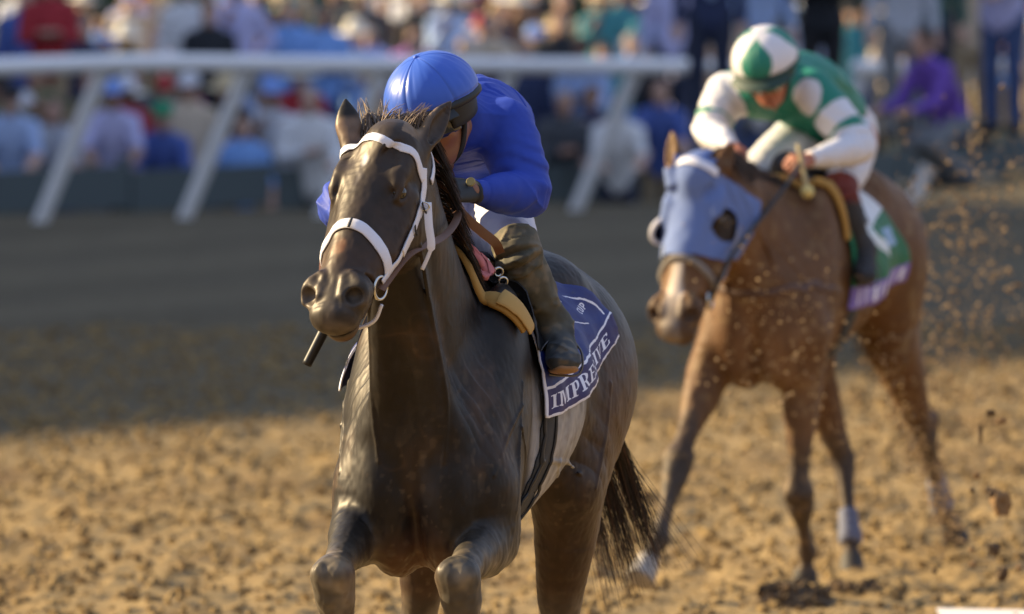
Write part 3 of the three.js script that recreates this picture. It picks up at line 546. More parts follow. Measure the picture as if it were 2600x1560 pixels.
H2.hind.forEach((L) => { const [, , Hk, T2, C] = L, b = new Field(); b.loft([{ p: lerp3(Hk, T2, 0.66), r: [0.037, 0.046] }, { p: lerp3(Hk, T2, 0.85), r: [0.041, 0.051] }, { p: T2, r: [0.047, 0.052] }, { p: lerp3(T2, C, 0.2), r: [0.042, 0.044] }], { cap: 0.01 }); b.dispMax = 0.003; b.disp = (x, y, z) => 0.002 * Math.sin((y + 0.3 * z) * 260); part('bandage', b.mesh(0.006), bandMat, horse2); });
{
  const r = rngOf(31), mane = [], tail = [];
  for (let i = 0; i < 220; i++) { const t = r(), q = h2Field.project(V(lerp(-0.14, 0, t), lerp(1.74, 1.63, t), lerp(0.74, 0.1, t))).p, side = r() < 0.7 ? 1 : -1, o = r(); const p = [q, q.clone().add(V(side * 0.05, 0.03 * r(), -0.02)), q.clone().add(V(side * (0.11 + 0.03 * o), -0.07 - 0.08 * o, -0.04))]; p.scale = 1.3 + r(); mane.push(p); }
  for (let i = 0; i < 260; i++) { const a = r() * 6.28, w = Math.sqrt(r()); tail.push(Object.assign(curve([V(Math.cos(a) * 0.02, 1.46, -1.18), V(-0.02 + Math.cos(a) * w * 0.06, 1.36 + Math.sin(a) * w * 0.05, -1.42), V(-0.05 + Math.cos(a) * w * 0.1, 1.12 + Math.sin(a) * w * 0.08, -1.65), V(-0.08 + Math.cos(a) * w * 0.14, 0.84 + Math.sin(a) * w * 0.14, -1.8)], 8), { scale: 1 + r() })); }
  const dk = (i) => { const q = hash3(i, 5, 1); return [0.03 + 0.04 * q, 0.018 + 0.02 * q, 0.012 + 0.01 * q]; };
  part('mane', hairs(mane, 0.0028, 3, dk), hairDark, horse2); part('tail', hairs(tail, 0.0028, 3, dk), hairDark, horse2);
}
// ---------------------------------------------------------------- jockeys (in the local axes of their horse)
function frameOf(up, fwd) { const u = V(...up).normalize(), f = V(...fwd); f.sub(u.clone().multiplyScalar(f.dot(u))).normalize(); return { u, f, r: u.clone().cross(f).normalize() }; }   // r = the person's left
// a hand: palm, four curled fingers of unequal length and a thumb from the side of the palm
function addHand(F, wrist, dir, palm, o = {}) {
  const s = o.scale ?? 1, d = V(...dir).normalize(), n = V(...palm); n.sub(d.clone().multiplyScalar(n.dot(d))).normalize(); const side = n.clone().cross(d).normalize().multiplyScalar(o.flip ? -1 : 1), w = V(...wrist), g = o.grow ?? 0, tg = o.tag ?? 0;
  const at = (a, b, c) => A3(w.clone().addScaledVector(d, a * s).addScaledVector(side, b * s).addScaledVector(n, c * s));
  F.loft([{ p: at(-0.01, 0, 0), r: [0.027 * s + g, 0.019 * s + g] }, { p: at(0.03, 0.002, 0), r: [0.036 * s + g, 0.018 * s + g] }, { p: at(0.078, 0.002, 0), r: [0.040 * s + g, 0.015 * s + g] }], { right: A3(side), k: 0.012, cap: 0.012 * s, tag: tg });
  const fl = [[0.029, 0.92], [0.010, 1.04], [-0.010, 0.98], [-0.028, 0.80]], cu = o.curl ?? [1.15, 1.5, 0.9];
  fl.forEach(([b, l], i) => {
    let p = V(...at(0.080 - Math.abs(b - 0.005) * 0.25, b, 0.0)), a = 0; const r0 = (0.0098 - 0.0004 * i) * s + g;
    [0.043, 0.027, 0.021].forEach((L, j) => { a += cu[j] * (1 - 0.05 * i); const v = d.clone().multiplyScalar(Math.cos(a)).addScaledVector(n, Math.sin(a)), q = p.clone().addScaledVector(v, L * l * s); F.loft([{ p: A3(p), r: r0 * (1 - 0.06 * j) }, { p: A3(q), r: r0 * (0.95 - 0.08 * j) }], { k: 0.004, sub: 1, tag: tg }); p = q; });
  });
  const t0 = V(...at(0.018, 0.026, 0.006)), t1 = V(...at(0.052, 0.046, 0.022)), t2 = V(...at(0.078, 0.036, 0.040)), t3 = V(...at(0.094, 0.016, 0.046));
  F.loft([{ p: A3(t0), r: 0.014 * s + g }, { p: A3(t1), r: 0.0115 * s + g }, { p: A3(t2), r: 0.0105 * s + g }, { p: A3(t3), r: 0.0085 * s + g }], { k: 0.008, sub: 2, tag: tg });
  return { grip: at(0.075, 0, 0.03), side };
}
function addHead(F, C, fr, tg = 0) {
  const at = (x, y, z) => A3(V(...C).addScaledVector(fr.r, x).addScaledVector(fr.u, y).addScaledVector(fr.f, z)), ax = { axes: [fr.r, fr.u, fr.f], tag: tg };
  const e = (x, y, z, r, o = {}) => F.ell(at(x, y, z), r, { ...ax, ...o }), l = (st, o = {}) => F.loft(st.map(([x, y, z, r]) => ({ p: at(x, y, z), r })), { tag: tg, right: A3(fr.r), ...o });
  e(0, 0.025, -0.012, [0.075, 0.092, 0.096]); e(0, -0.045, 0.03, [0.062, 0.075, 0.062], { k: 0.04 }); e(0, -0.1, 0.055, [0.032, 0.024, 0.028], { k: 0.03 });
  l([[-0.05, -0.06, 0.0, 0.022], [-0.035, -0.095, 0.035, 0.02], [0, -0.108, 0.06, 0.02], [0.035, -0.095, 0.035, 0.02], [0.05, -0.06, 0.0, 0.022]], { k: 0.025 });
  l([[-0.045, 0.022, 0.072, 0.012], [0, 0.02, 0.082, 0.012], [0.045, 0.022, 0.072, 0.012]], { k: 0.02 });
  for (const s of [-1, 1]) { e(s * 0.031, -0.002, 0.090, [0.018, 0.013, 0.014], { op: -1, k: 0.015 }); e(s * 0.031, -0.001, 0.072, [0.013, 0.012, 0.012], { k: 0.003 }); e(s * 0.045, -0.035, 0.062, [0.024, 0.02, 0.02], { k: 0.03 });
    e(s * 0.078, -0.012, -0.008, [0.010, 0.032, 0.019], { k: 0.008 }); e(s * 0.088, -0.010, 0.0, [0.006, 0.018, 0.009], { op: -1, k: 0.006 }); }
  l([[0, 0.008, 0.082, 0.008], [0, -0.022, 0.099, 0.010], [0, -0.034, 0.104, 0.013]], { k: 0.014 });
  for (const s of [-1, 1]) e(s * 0.012, -0.036, 0.094, [0.010, 0.008, 0.010], { k: 0.006 });
  l([[-0.024, -0.068, 0.076, 0.006], [0, -0.064, 0.089, 0.0075], [0.024, -0.068, 0.076, 0.006]], { k: 0.008 });
  l([[-0.02, -0.078, 0.074, 0.006], [0, -0.080, 0.086, 0.0085], [0.02, -0.078, 0.074, 0.006]], { k: 0.008 });
  e(0, -0.072, 0.092, [0.024, 0.0025, 0.012], { op: -1, k: 0.004 });
  return at;
}
function makeJockey(J, label, pos, turn) {
  const g = thing('person', label, 'person', pos, turn), fr = frameOf(J.up, J.fwd);
  // body, one continuous surface; the head on a finer grid
  const B = new Field(), HF = new Field(), at = addHead(HF, J.head, fr);
  const neckTop = at(0, -0.06, -0.03);
  HF.loft([{ p: at(0, -0.03, -0.03), r: 0.052 }, { p: neckTop, r: 0.054 }, { p: J.neck, r: 0.06 }], { k: 0.03 });
  const sp = J.spine;
  B.loft([{ p: neckTop, r: 0.053 }, { p: J.neck, r: [0.075, 0.06] }, { p: sp[0], r: [0.15, 0.095] }, { p: sp[1], r: [0.14, 0.1] }, { p: sp[2], r: [0.15, 0.11] }], { k: 0.03 });
  const limbs = [];
  J.arms.forEach(([S, E, W]) => { B.loft([{ p: S, r: 0.058 }, { p: lerp3(S, E, 0.5), r: 0.048 }, { p: E, r: 0.04 }], { k: 0.04 }); B.loft([{ p: E, r: 0.040 }, { p: lerp3(E, W, 0.35), r: 0.042 }, { p: W, r: 0.026 }], { k: 0.02 }); });
  J.legs.forEach(([Hh, K, An, To]) => { B.loft([{ p: Hh, r: 0.095 }, { p: lerp3(Hh, K, 0.5), r: 0.068 }, { p: K, r: 0.040 }], { k: 0.03 }); B.loft([{ p: K, r: 0.040 }, { p: lerp3(K, An, 0.35), r: 0.046 }, { p: An, r: 0.034 }], { k: 0.03 }); B.loft([{ p: An, r: 0.030 }, { p: lerp3(An, To, 0.75).map((q, i) => i === 1 ? q - 0.012 : q), r: 0.020 }], { k: 0.02 }); });
  const hands = new Field(); J.hands.forEach((h, i) => addHand(hands, J.arms[i][2], h.dir, h.palm, { flip: i === 1, scale: 0.98, curl: h.curl }));
  part('body', mergeGeometries([B.mesh(0.012), HF.mesh(0.004), hands.mesh(0.0035)]), J.mats.skin, g);
  // silks
  const S = new Field();
  S.loft([{ p: lerp3(J.neck, sp[0], -0.25), r: [0.085, 0.07] }, { p: J.neck, r: [0.115, 0.085] }, { p: sp[0], r: [0.185, 0.125] }, { p: sp[1], r: [0.18, 0.135] }, { p: sp[2], r: [0.150, 0.135] }], { k: 0.03, cap: 0.03 });
  J.arms.forEach(([Sh, E, W], i) => {
    S.loft([{ p: Sh, r: 0.084 }, { p: lerp3(Sh, E, 0.45), r: 0.079 }, { p: lerp3(Sh, E, 0.85), r: 0.068 }, { p: E, r: 0.058 }], { k: 0.035, tag: 1 + i });
    S.loft([{ p: E, r: 0.058 }, { p: lerp3(E, W, 0.3), r: 0.059 }, { p: lerp3(E, W, 0.62), r: 0.050 }, { p: lerp3(E, W, 0.82), r: 0.039 }, { p: lerp3(E, W, 0.86), r: 0.034 }, { p: lerp3(E, W, 0.98), r: 0.032 }], { k: 0.010, cap: 0.008, tag: 3 + i });
  });
  S.dispMax = 0.012;
  const el = J.arms.map((a) => a[1]);
  S.disp = (x, y, z) => {
    const w = noise3(x * 5 + 3, y * 5, z * 5) * 1.6, rd = (q) => Math.pow(1 - Math.abs(q), 4);
    const A = noise3(x * 4.5, y * 4.5, z * 4.5), B2 = noise3(x * 8 + 5, y * 8, z * 8), m1 = smooth(-0.15, 0.45, noise3(x * 6 + 9, y * 6, z * 6)), m2 = smooth(-0.1, 0.4, noise3(x * 7, y * 7 + 4, z * 7)), sk = (q) => { const c = Math.cos(q); return c * Math.abs(c) * 0.6 + 0.4 * c; };
    let v = -0.0040 * rd(noise3(x * 5 + w, y * 9 + x * 5, z * 6)) + 0.0026 * m1 * sk((y + 0.55 * x - 0.2 * z) * 82 + 6 * A + 2.5 * B2) + 0.0020 * m2 * sk((0.9 * x - 0.55 * y + 0.4 * z) * 105 + 7 * B2 + 3 * A) + 0.0007 * noise3(x * 60, y * 60, z * 60);
    for (const e of el) { const dx = x - e[0], dy = y - e[1], dz = z - e[2], r = Math.hypot(dx, dy, dz); if (r < 0.2) v += 0.0026 * Math.sin((r + 0.25 * dx + 0.2 * dy) * 170 + 4 * noise3(x * 9, y * 9, z * 9)) * smooth(0.19, 0.06, r); }
    return v;
  };
  part('jacket', S.mesh(J.cell ?? 0.0052, J.silk ? { color: J.silk } : {}), J.mats.jacket, g);
  part('collar', (() => { const C = new Field(); C.loft([{ p: lerp3(neckTop, J.neck, 0.35), r: [0.066, 0.064] }, { p: lerp3(neckTop, J.neck, 0.9), r: [0.088, 0.078] }], { cap: 0.012 }); C.dispMax = 0.005; C.disp = (x, y, z) => 0.003 * noise3(x * 40, y * 60, z * 40); return C.mesh(0.006); })(), J.mats.collar, g);
  // breeches, boots with sole
  const Br = new Field();
  Br.loft([{ p: sp[2], r: [0.14, 0.125] }, { p: lerp3(sp[2], sp[1], -0.4), r: [0.13, 0.12] }], { k: 0.03 });
  J.legs.forEach(([Hh, K, An]) => { Br.loft([{ p: Hh, r: 0.092 }, { p: lerp3(Hh, K, 0.5), r: 0.086 }, { p: lerp3(Hh, K, 0.86), r: 0.060 }, { p: lerp3(Hh, K, 0.98), r: 0.050 }], { k: 0.06 }); });
  Br.dispMax = 0.006; Br.disp = (x, y, z) => -0.004 * Math.pow(1 - Math.abs(noise3(x * 16, y * 16, z * 22)), 3);
  part('breeches', Br.mesh(0.009), J.mats.breeches, g);
  J.legs.forEach(([Hh, K, An, To, Heel], i) => {
    const b = new Field(), kk = lerp3(K, Hh, 0.06);
    b.loft([{ p: A3(V(...kk).add(V(0, 0.030, 0.012))), r: [0.063, 0.067] }, { p: A3(V(...lerp3(K, An, 0.03)).add(V(0, 0, 0.006))), r: [0.066, 0.070] }, { p: lerp3(K, An, 0.12), r: [0.060, 0.062] }, { p: lerp3(K, An, 0.38), r: [0.056, 0.061] }, { p: lerp3(K, An, 0.72), r: [0.043, 0.047] }, { p: lerp3(K, An, 0.95), r: [0.040, 0.044] }], { k: 0.03, cap: 0.02 });
    b.loft([{ p: An, r: [0.041, 0.045] }, { p: lerp3(An, Heel, 0.7), r: [0.037, 0.04] }], { k: 0.03 });
    b.loft([{ p: lerp3(An, Heel, 0.72), r: [0.034, 0.032] }, { p: lerp3(lerp3(An, Heel, 0.8), To, 0.45), r: [0.039, 0.036] }, { p: To, r: [0.034, 0.024] }], { k: 0.04, cap: 0.024 });
    b.loft([{ p: lerp3(K, An, 0.9), r: [0.041, 0.045] }, { p: An, r: [0.042, 0.046] }, { p: lerp3(An, To, 0.5), r: [0.038, 0.034] }, { p: To, r: [0.032, 0.022] }], { k: 0.03 });
    b.dispMax = 0.006; b.disp = (x, y, z) => -0.0055 * Math.pow(1 - Math.abs(noise3(x * 17 + 2, y * 30 + x * 8, z * 17)), 4) + 0.002 * noise3(x * 50, y * 50, z * 50);
    const boot = part('boot', b.mesh(0.006, { color: J.bootCol(K, An, To) }), J.mats.boot, g);
    const so = new Field(), dn = V(...Heel).sub(V(...An)).normalize(), ft = V(...To).sub(V(...Heel)).normalize(); dn.sub(ft.clone().multiplyScalar(dn.dot(ft))).normalize(); const rt = ft.clone().cross(dn).normalize(), q = (p, a, bq) => A3(V(...p).addScaledVector(dn, a).addScaledVector(ft, bq));
    so.loft([{ p: q(Heel, 0.010, -0.015), r: [0.034, 0.011] }, { p: q(lerp3(Heel, To, 0.45), 0.020, 0), r: [0.036, 0.011] }, { p: q(To, 0.022, 0), r: [0.036, 0.012] }, { p: q(To, 0.016, 0.022), r: [0.024, 0.010] }], { right: A3(rt), cap: 0.008 });
    part('sole', so.mesh(0.005), J.mats.sole, boot);
    const st = part('stirrup', mergeGeometries([cord([q(lerp3(Heel, To, 0.62), 0.03, 0).map((v, a) => v - rt.getComponent(a) * 0.05), q(lerp3(Heel, To, 0.62), -0.03, 0).map((v, a) => v - rt.getComponent(a) * 0.055), q(lerp3(Heel, To, 0.62), -0.075, 0), q(lerp3(Heel, To, 0.62), -0.03, 0).map((v, a) => v + rt.getComponent(a) * 0.055), q(lerp3(Heel, To, 0.62), 0.03, 0).map((v, a) => v + rt.getComponent(a) * 0.05), q(lerp3(Heel, To, 0.62), 0.036, 0), q(lerp3(Heel, To, 0.62), 0.03, 0).map((v, a) => v - rt.getComponent(a) * 0.05)], 0.0035, 40, 6)]), J.mats.metal, g);
  });
  if (J.mats.glove) { const G = new Field(); J.hands.forEach((h, i) => addHand(G, J.arms[i][2], h.dir, h.palm, { flip: i === 1, scale: 1.0, grow: 0.0022, curl: h.curl })); J.arms.forEach(([, E, W]) => G.loft([{ p: lerp3(W, E, 0.16), r: 0.033 }, { p: W, r: 0.031 }], { k: 0.012, cap: 0.006 })); part('gloves', G.mesh(0.0035), J.mats.glove, g); }
  // helmet with silk cover, peak, goggles and chin strap
  const hat = at.bind(null), hp = [], hi = [], hc = [], NT = 64, NP = 144, rim = (ph) => 1.62 + 0.16 * -Math.cos(ph);
  for (let i = 0; i <= NT; i++) for (let j = 0; j <= NP; j++) {
    const ph = j / NP * 2 * Math.PI, th = i / NT * rim(ph), sd = ((ph / (Math.PI / 3) + 0.5) % 1 + 1) % 1 - 0.5;
    let k = 1 - 0.010 * Math.exp(-Math.pow(sd / 0.035, 2)) * smooth(0.05, 0.3, th) + 0.006 * Math.exp(-Math.pow((Math.abs(sd) - 0.09) / 0.05, 2)) + 0.006 * noise3(Math.cos(ph) * 3 * th, Math.sin(ph) * 3 * th, 2 + J.seed) + 0.004 * noise3(Math.cos(ph) * 9, Math.sin(ph) * 9, th * 2.5 + J.seed) - 0.007 * Math.pow(1 - Math.abs(noise3(Math.cos(ph) * 7, Math.sin(ph) * 7, th * 1.6 + J.seed * 3)), 5) * smooth(0.25, 0.8, th);
    if (i > NT - 3) k *= 0.985;
    const p = hat(Math.sin(ph) * Math.sin(th) * 0.128 * k, 0.046 + Math.cos(th) * 0.122 * k, -0.006 + Math.cos(ph) * Math.sin(th) * 0.145 * k); hp.push(...p);
    hc.push(...J.cap(ph, th, sd));
    if (i && j) { const a = (i - 1) * (NP + 1) + j - 1; hi.push(a, a + NP + 1, a + 1, a + 1, a + NP + 1, a + NP + 2); }
  }
  const helmet = part('helmet', geoOf(hp, hi, null, hc), J.mats.cap, g);
  part('button', new THREE.SphereGeometry(0.008, 14, 8), J.mats.button, helmet).position.set(...hat(0, 0.166, -0.006));
  const rows = []; for (let i = 0; i <= 4; i++) { const row = []; for (let j = 0; j <= 20; j++) { const a = (j / 20 - 0.5) * 1.9, r = 0.132 + 0.052 * (i / 4) * Math.cos(a * 0.85); row.push([V(...hat(Math.sin(a) * r * 0.9, 0.048 - 0.02 * i / 4 - 0.016 * (1 - Math.cos(a * 1.3)), Math.cos(a) * r)), fr.u]); } rows.push(row); }
  part('peak', sheet(rows, 0.006), J.mats.peak, helmet);
  const rimRow = []; for (let j = 0; j <= 60; j++) { const ph = j / 60 * 2 * Math.PI, th = rim(ph) + 0.02; rimRow.push(hat(Math.sin(ph) * Math.sin(th) * 0.121, 0.040 + Math.cos(th) * 0.120, -0.006 + Math.cos(ph) * Math.sin(th) * 0.138)); }
  part('lining', cord(rimRow, 0.012, 70, 8), J.mats.peak, helmet);
  const pads = []; for (let j = 0; j <= 48; j++) { const a = 0.85 + j / 48 * (2 * Math.PI - 1.7), row = []; for (let i = 0; i <= 5; i++) { const v = i / 5, rr = 1 - 0.16 * v; row.push([V(...hat(Math.sin(a) * 0.112 * rr, 0.045 - 0.075 * v * (0.75 + 0.25 * Math.abs(Math.sin(a))), -0.006 + Math.cos(a) * 0.128 * rr)), fr.f.clone().multiplyScalar(Math.cos(a)).addScaledVector(fr.r, Math.sin(a))]); } pads.push(row); }
  part('harness', sheet(pads, 0.008), J.mats.peak, helmet);
  const gl = []; for (let i = 0; i <= 6; i++) { const row = []; for (let j = 0; j <= 24; j++) { const a = (j / 24 - 0.5) * 2.3, hh = (0.033 - 0.008 * Math.exp(-Math.pow(a / 0.14, 2))); const y = lerp(-hh, hh, i / 6) - 0.004; row.push([V(...hat(Math.sin(a) * 0.088, y, Math.cos(a) * 0.104 + 0.010 - 0.15 * y * y * 60)), fr.f.clone().multiplyScalar(Math.cos(a)).addScaledVector(fr.r, Math.sin(a))]); } gl.push(row); }
  const gg = part('goggles', sheet(gl, 0.005, 0.5), J.mats.lens, g);
  const ring = []; for (let j = 0; j <= 36; j++) { const a = 1.0 + j / 36 * (2 * Math.PI - 2.0), q = V(...hat(Math.sin(a) * 0.094, 0.0 + 0.02 * (1 - Math.cos(a)) / 2, Math.cos(a) * 0.106)); ring.push([[q.clone().addScaledVector(fr.u, -0.015), fr.f.clone().multiplyScalar(Math.cos(a)).addScaledVector(fr.r, Math.sin(a))], [q.clone().addScaledVector(fr.u, 0.015), fr.f.clone().multiplyScalar(Math.cos(a)).addScaledVector(fr.r, Math.sin(a))]]); }
  part('goggle_strap', sheet(ring, 0.003), J.mats.dark, gg);
  part('chin_strap', cord([hat(-0.088, 0.02, 0.0), hat(-0.076, -0.05, 0.022), hat(-0.05, -0.105, 0.05), hat(0, -0.128, 0.06), hat(0.05, -0.105, 0.05), hat(0.076, -0.05, 0.022), hat(0.088, 0.02, 0.0)], 0.0075, 40, 6), J.mats.dark, helmet);
  return { g, at, fr };
}
function lerp3(a, b, t) { return a.map((q, i) => q + (b[i] - q) * t); }

const J1 = {
  seed: 1, head: [-0.046, 2.062, 0.10], up: [-0.275, 0.88, 0.36], fwd: [-0.10, -0.64, 0.70], neck: [-0.02, 2.03, 0.0],
  spine: [[-0.06, 2.03, -0.13], [-0.05, 2.01, -0.33], [-0.09, 1.88, -0.58]],
  arms: [[[0.100, 2.015, -0.085], [0.186, 1.842, 0.0], [0.076, 1.856, 0.20]], [[-0.215, 1.945, -0.10], [-0.340, 1.805, 0.0], [-0.175, 1.785, 0.22]]],
  hands: [{ dir: [-0.35, 0.05, 0.5], palm: [-0.6, -0.6, -0.4] }, { dir: [0.2, -0.15, 0.6], palm: [0.5, -0.75, -0.2] }],
  legs: [[[-0.01, 1.76, -0.46], [0.172, 1.69, 0.08], [0.258, 1.475, -0.01], [0.310, 1.40, 0.115], [0.248, 1.385, -0.035]], [[-0.15, 1.80, -0.50], [-0.18, 1.695, 0.08], [-0.215, 1.475, -0.01], [-0.225, 1.40, 0.105], [-0.21, 1.385, -0.035]]],
  cap: (ph, th, sd) => { const q = 1 - 0.25 * Math.exp(-Math.pow(sd / 0.03, 2)); return [0.045 * q, 0.125 * q, 0.56 * q]; },
  bootCol: (K, An, To) => (x, y, z) => { const n = fbm(x * 25, y * 25, z * 25, 3), f = smooth(1.52, 1.44, y); return mix3([0.085, 0.074, 0.045], [0.055, 0.060, 0.062], f).map((q) => q * (1 + 0.9 * n)).map((q, i) => lerp(q, [0.2, 0.15, 0.09][i], smooth(0.05, 0.4, n + 0.5 * noise3(x * 60, y * 60, z * 60)) * 0.6)); },
  mats: {
    skin: std([0.31, 0.135, 0.07], 0.5), jacket: std([0.026, 0.062, 0.40], 0.62, { specularIntensity: 0.6 }), collar: std([0.022, 0.022, 0.018], 0.8), breeches: std([0.66, 0.64, 0.70], 0.7), boot: std([1, 1, 1], 0.75, { vertexColors: true }), sole: std([0.34, 0.19, 0.09], 0.7),
    metal: std([0.16, 0.16, 0.17], 0.4, { metalness: 1 }), glove: std([0.02, 0.022, 0.022], 0.55), cap: std([1, 1, 1], 0.36, { vertexColors: true }), button: std([0.045, 0.12, 0.55], 0.5), peak: std([0.02, 0.02, 0.018], 0.6), lens: std([0.03, 0.03, 0.03], 0.1, { clearcoat: 1 }), dark: std([0.015, 0.015, 0.015], 0.6) },
};
const jockey1 = makeJockey(J1, 'jockey in royal blue silks and blue cap crouching low on the dark bay', HORSE1.pos, HORSE1.turn);
part('glove_badge', (() => { const g = new THREE.CylinderGeometry(0.011, 0.013, 0.005, 18); g.rotateX(1.35); g.translate(0.076, 1.884, 0.236); return g; })(), std([0.36, 0.28, 0.10], 0.6), jockey1.g);
// ---------------------------------------------------------------- bridle, reins, saddle, cloth and girth
function clothPatch(F, z0, z1, botL, botR, off, n, m, flare) {
  const rows = [], uv = [];
  for (let i = 0; i <= n; i++) {
    const row = [], v = i / n, aL = botL(v), aR = botR(v);
    for (let j = 0; j <= m; j++) {
      const u = j / m, z = lerp(z0, Array.isArray(z1) ? lerp(z1[0], z1[1], smooth(0.1, 0.85, Math.abs(u * 2 - 1))) : z1, v), ang = u < 0.5 ? lerp(aL, Math.PI / 2, u * 2) : lerp(Math.PI / 2, aR, u * 2 - 1), dx = Math.cos(ang), dy = Math.sin(ang);
      const list = F.near(0.3 * dx, 1.27 + 0.3 * dy, z, 0.32); let r = 0.62;
      for (let k = 0; k < 50; k++) { const d = F.d(r * dx, 1.27 + r * dy, z, list); if (d < 0.0005) break; r -= d * 0.8; }
      const nn = F.grad(r * dx, 1.27 + r * dy, z, 0.006, list).normalize(), o = off + (flare ? flare(u, v) : 0) + 0.006 * noise3(u * 12, v * 9, 3) + 0.004 * Math.pow(1 - Math.abs(noise3(u * 16 + v * 9, v * 7, 8)), 4);
      row.push([V(r * dx, 1.27 + r * dy, z).addScaledVector(nn, o), nn]); uv.push(v, u < 0.5 ? u * 2 : 0.32 + (1 - u) * 1.36);
    }
    rows.push(row);
  }
  const g = sheet(rows, 0.006); g.setAttribute('uv', new THREE.Float32BufferAttribute([...uv, ...uv], 2)); return g;
}
function printed(w, h, draw) { const c = document.createElement('canvas'); c.width = w; c.height = h; draw(c.getContext('2d'), w, h); const t = new THREE.CanvasTexture(c); t.colorSpace = THREE.SRGBColorSpace; t.magFilter = THREE.LinearFilter; t.anisotropy = 8; return t; }
const whiteStrap = std([0.80, 0.78, 0.82], 0.45), brownLeather = std([0.17, 0.075, 0.035], 0.5), blackLeather = std([0.016, 0.016, 0.018], 0.45), steel = std([0.7, 0.68, 0.62], 0.25, { metalness: 1 }), chamois = std([0.42, 0.235, 0.055], 0.85);
function tack1() {
  const P = HORSE1.pos, T = HORSE1.turn, F = h1Field, H = H1.head, t = H.to, grp = undefined;
  const br = thing('bridle', 'white bridle with noseband on the head of the dark bay', 'bridle', P, T);
  part('browband', strap(F, [t(-0.125, -0.13, 0.125), t(-0.118, -0.075, 0.095), t(-0.07, 0.0, 0.058), t(0, 0.01, 0.055), t(0.07, 0.0, 0.066), t(0.112, -0.045, 0.085), t(0.125, -0.10, 0.105)], { w: 0.022, t: 0.004, n: 60, bulge: 0.15 }), whiteStrap, br);
  for (const s of [-1, 1]) {
    const c = part('cheekpiece', mergeGeometries([strap(F, [t(s * 0.122, -0.085, 0.075), t(s * 0.125, -0.12, 0.125), t(s * 0.122, -0.135, 0.20)], { w: 0.026, t: 0.004, bulge: 0.15 }), strap(F, [t(s * 0.122, -0.125, 0.16), t(s * 0.108, -0.132, 0.25), t(s * 0.100, -0.125, 0.32), t(s * 0.088, -0.122, 0.39), t(s * 0.078, -0.120, 0.435)], { w: 0.022, t: 0.004, n: 50, off: 0.003, bulge: 0.15 }), strap(F, [t(s * 0.105, -0.128, 0.26), t(s * 0.098, -0.124, 0.33)], { w: 0.030, t: 0.004, off: 0.006, n: 16, bulge: 0.15 })]), whiteStrap, br);
    const bk = part('buckle', new THREE.TorusGeometry(0.013, 0.0028, 8, 20), steel, c); const q = F.project(V(...t(s * 0.122, -0.13, 0.17))); bk.position.copy(q.p.addScaledVector(q.n, 0.011)); bk.lookAt(bk.position.clone().add(q.n)); bk.scale.set(1, 0.8, 1);
    part('bit_ring', new THREE.TorusGeometry(0.030, 0.0045, 10, 32), steel, br).position.set(...t(s * 0.084, -0.126, 0.450));
    br.children[br.children.length - 1].rotation.set(0.2, Math.PI / 2 - s * 0.35, 0);
  }
  for (const [p, q] of [[t(0.125, -0.105, 0.175), t(0.122, -0.150, 0.178)], [t(0.110, -0.112, 0.245), t(0.106, -0.148, 0.25)], [t(0.012, 0.0, 0.318), t(0.010, 0.0, 0.348)]]) part('keeper', strap(F, [p, lerp3(p, q, 0.5), q], { w: 0.006, t: 0.004, off: 0.0105, n: 10, m: 2 }), blackLeather, br);
  part('noseband', strap(F, [t(-0.08, -0.14, 0.40), t(-0.088, -0.09, 0.378), t(-0.066, -0.03, 0.348), t(-0.025, 0.0, 0.332), t(0.02, 0.0, 0.332), t(0.066, -0.03, 0.348), t(0.090, -0.09, 0.384), t(0.086, -0.135, 0.41)], { w: 0.030, t: 0.006, n: 70, bulge: 0.3 }), whiteStrap, br);
  part('crownpiece', strap(F, [t(-0.118, -0.15, 0.07), t(-0.10, -0.16, -0.01), t(-0.06, -0.11, -0.065), t(0, -0.07, -0.075), t(0.06, -0.11, -0.065), t(0.10, -0.16, -0.01), t(0.12, -0.15, 0.07)], { w: 0.022, t: 0.005, n: 50 }), whiteStrap, br);
  part('throatlatch', (() => { /* hanging end */ const a = F.project(V(...t(0.124, -0.14, 0.15))), rows = [], A0 = a.p.clone().addScaledVector(a.n, 0.012), c = curve([A0, A0.clone().add(V(0.006, -0.06, 0.01)), A0.clone().add(V(0.012, -0.115, 0.01)), A0.clone().add(V(0.004, -0.14, 0.01)), A0.clone().add(V(-0.012, -0.175, 0.01))], 24), nn = V(0.35, 0.1, 0.93).normalize(); c.forEach((p, i) => { const tn = c[Math.min(i + 1, 24)].clone().sub(c[Math.max(i - 1, 0)]).normalize(), sd = tn.clone().cross(nn).normalize(); const w = i > 16 ? 0.005 : 0.0105; rows.push([[p.clone().addScaledVector(sd, w), nn], [p.clone().addScaledVector(sd, -w), nn]]); }); return sheet(rows, 0.006); })(), whiteStrap, br);
  part('curb', cord([t(-0.02, -0.185, 0.535), t(0.02, -0.195, 0.53), t(0.06, -0.19, 0.51), t(0.084, -0.16, 0.48)], 0.005, 20, 6), whiteStrap, br);
  // reins
  const rl = J1.arms[0][2], hl = [rl[0] - 0.045, rl[1] - 0.005, rl[2] + 0.085];
  const ring = t(0.088, -0.126, 0.456);
  const re = thing('reins', 'brown leather reins from the bit to the blue jockey\'s gloves', 'reins', P, T);
  const flatRein = (pts, w, n = 48) => { const c = curve(pts, n), rows = [], up = V(0.1, 0.25, 0.96).normalize(); c.forEach((p, i) => { const tn = c[Math.min(i + 1, n)].clone().sub(c[Math.max(i - 1, 0)]).normalize(), sd = tn.clone().cross(up).normalize(); rows.push([[p.clone().addScaledVector(sd, w), up], [p.clone().addScaledVector(sd, -w), up]]); }); return sheet(rows, 0.005); };
  part('rein', flatRein([ring, [0.055, 1.715, 0.90], [0.105, 1.755, 0.70], [0.105, 1.80, 0.53], [0.072, 1.82, 0.42], hl], 0.0105), brownLeather, re);
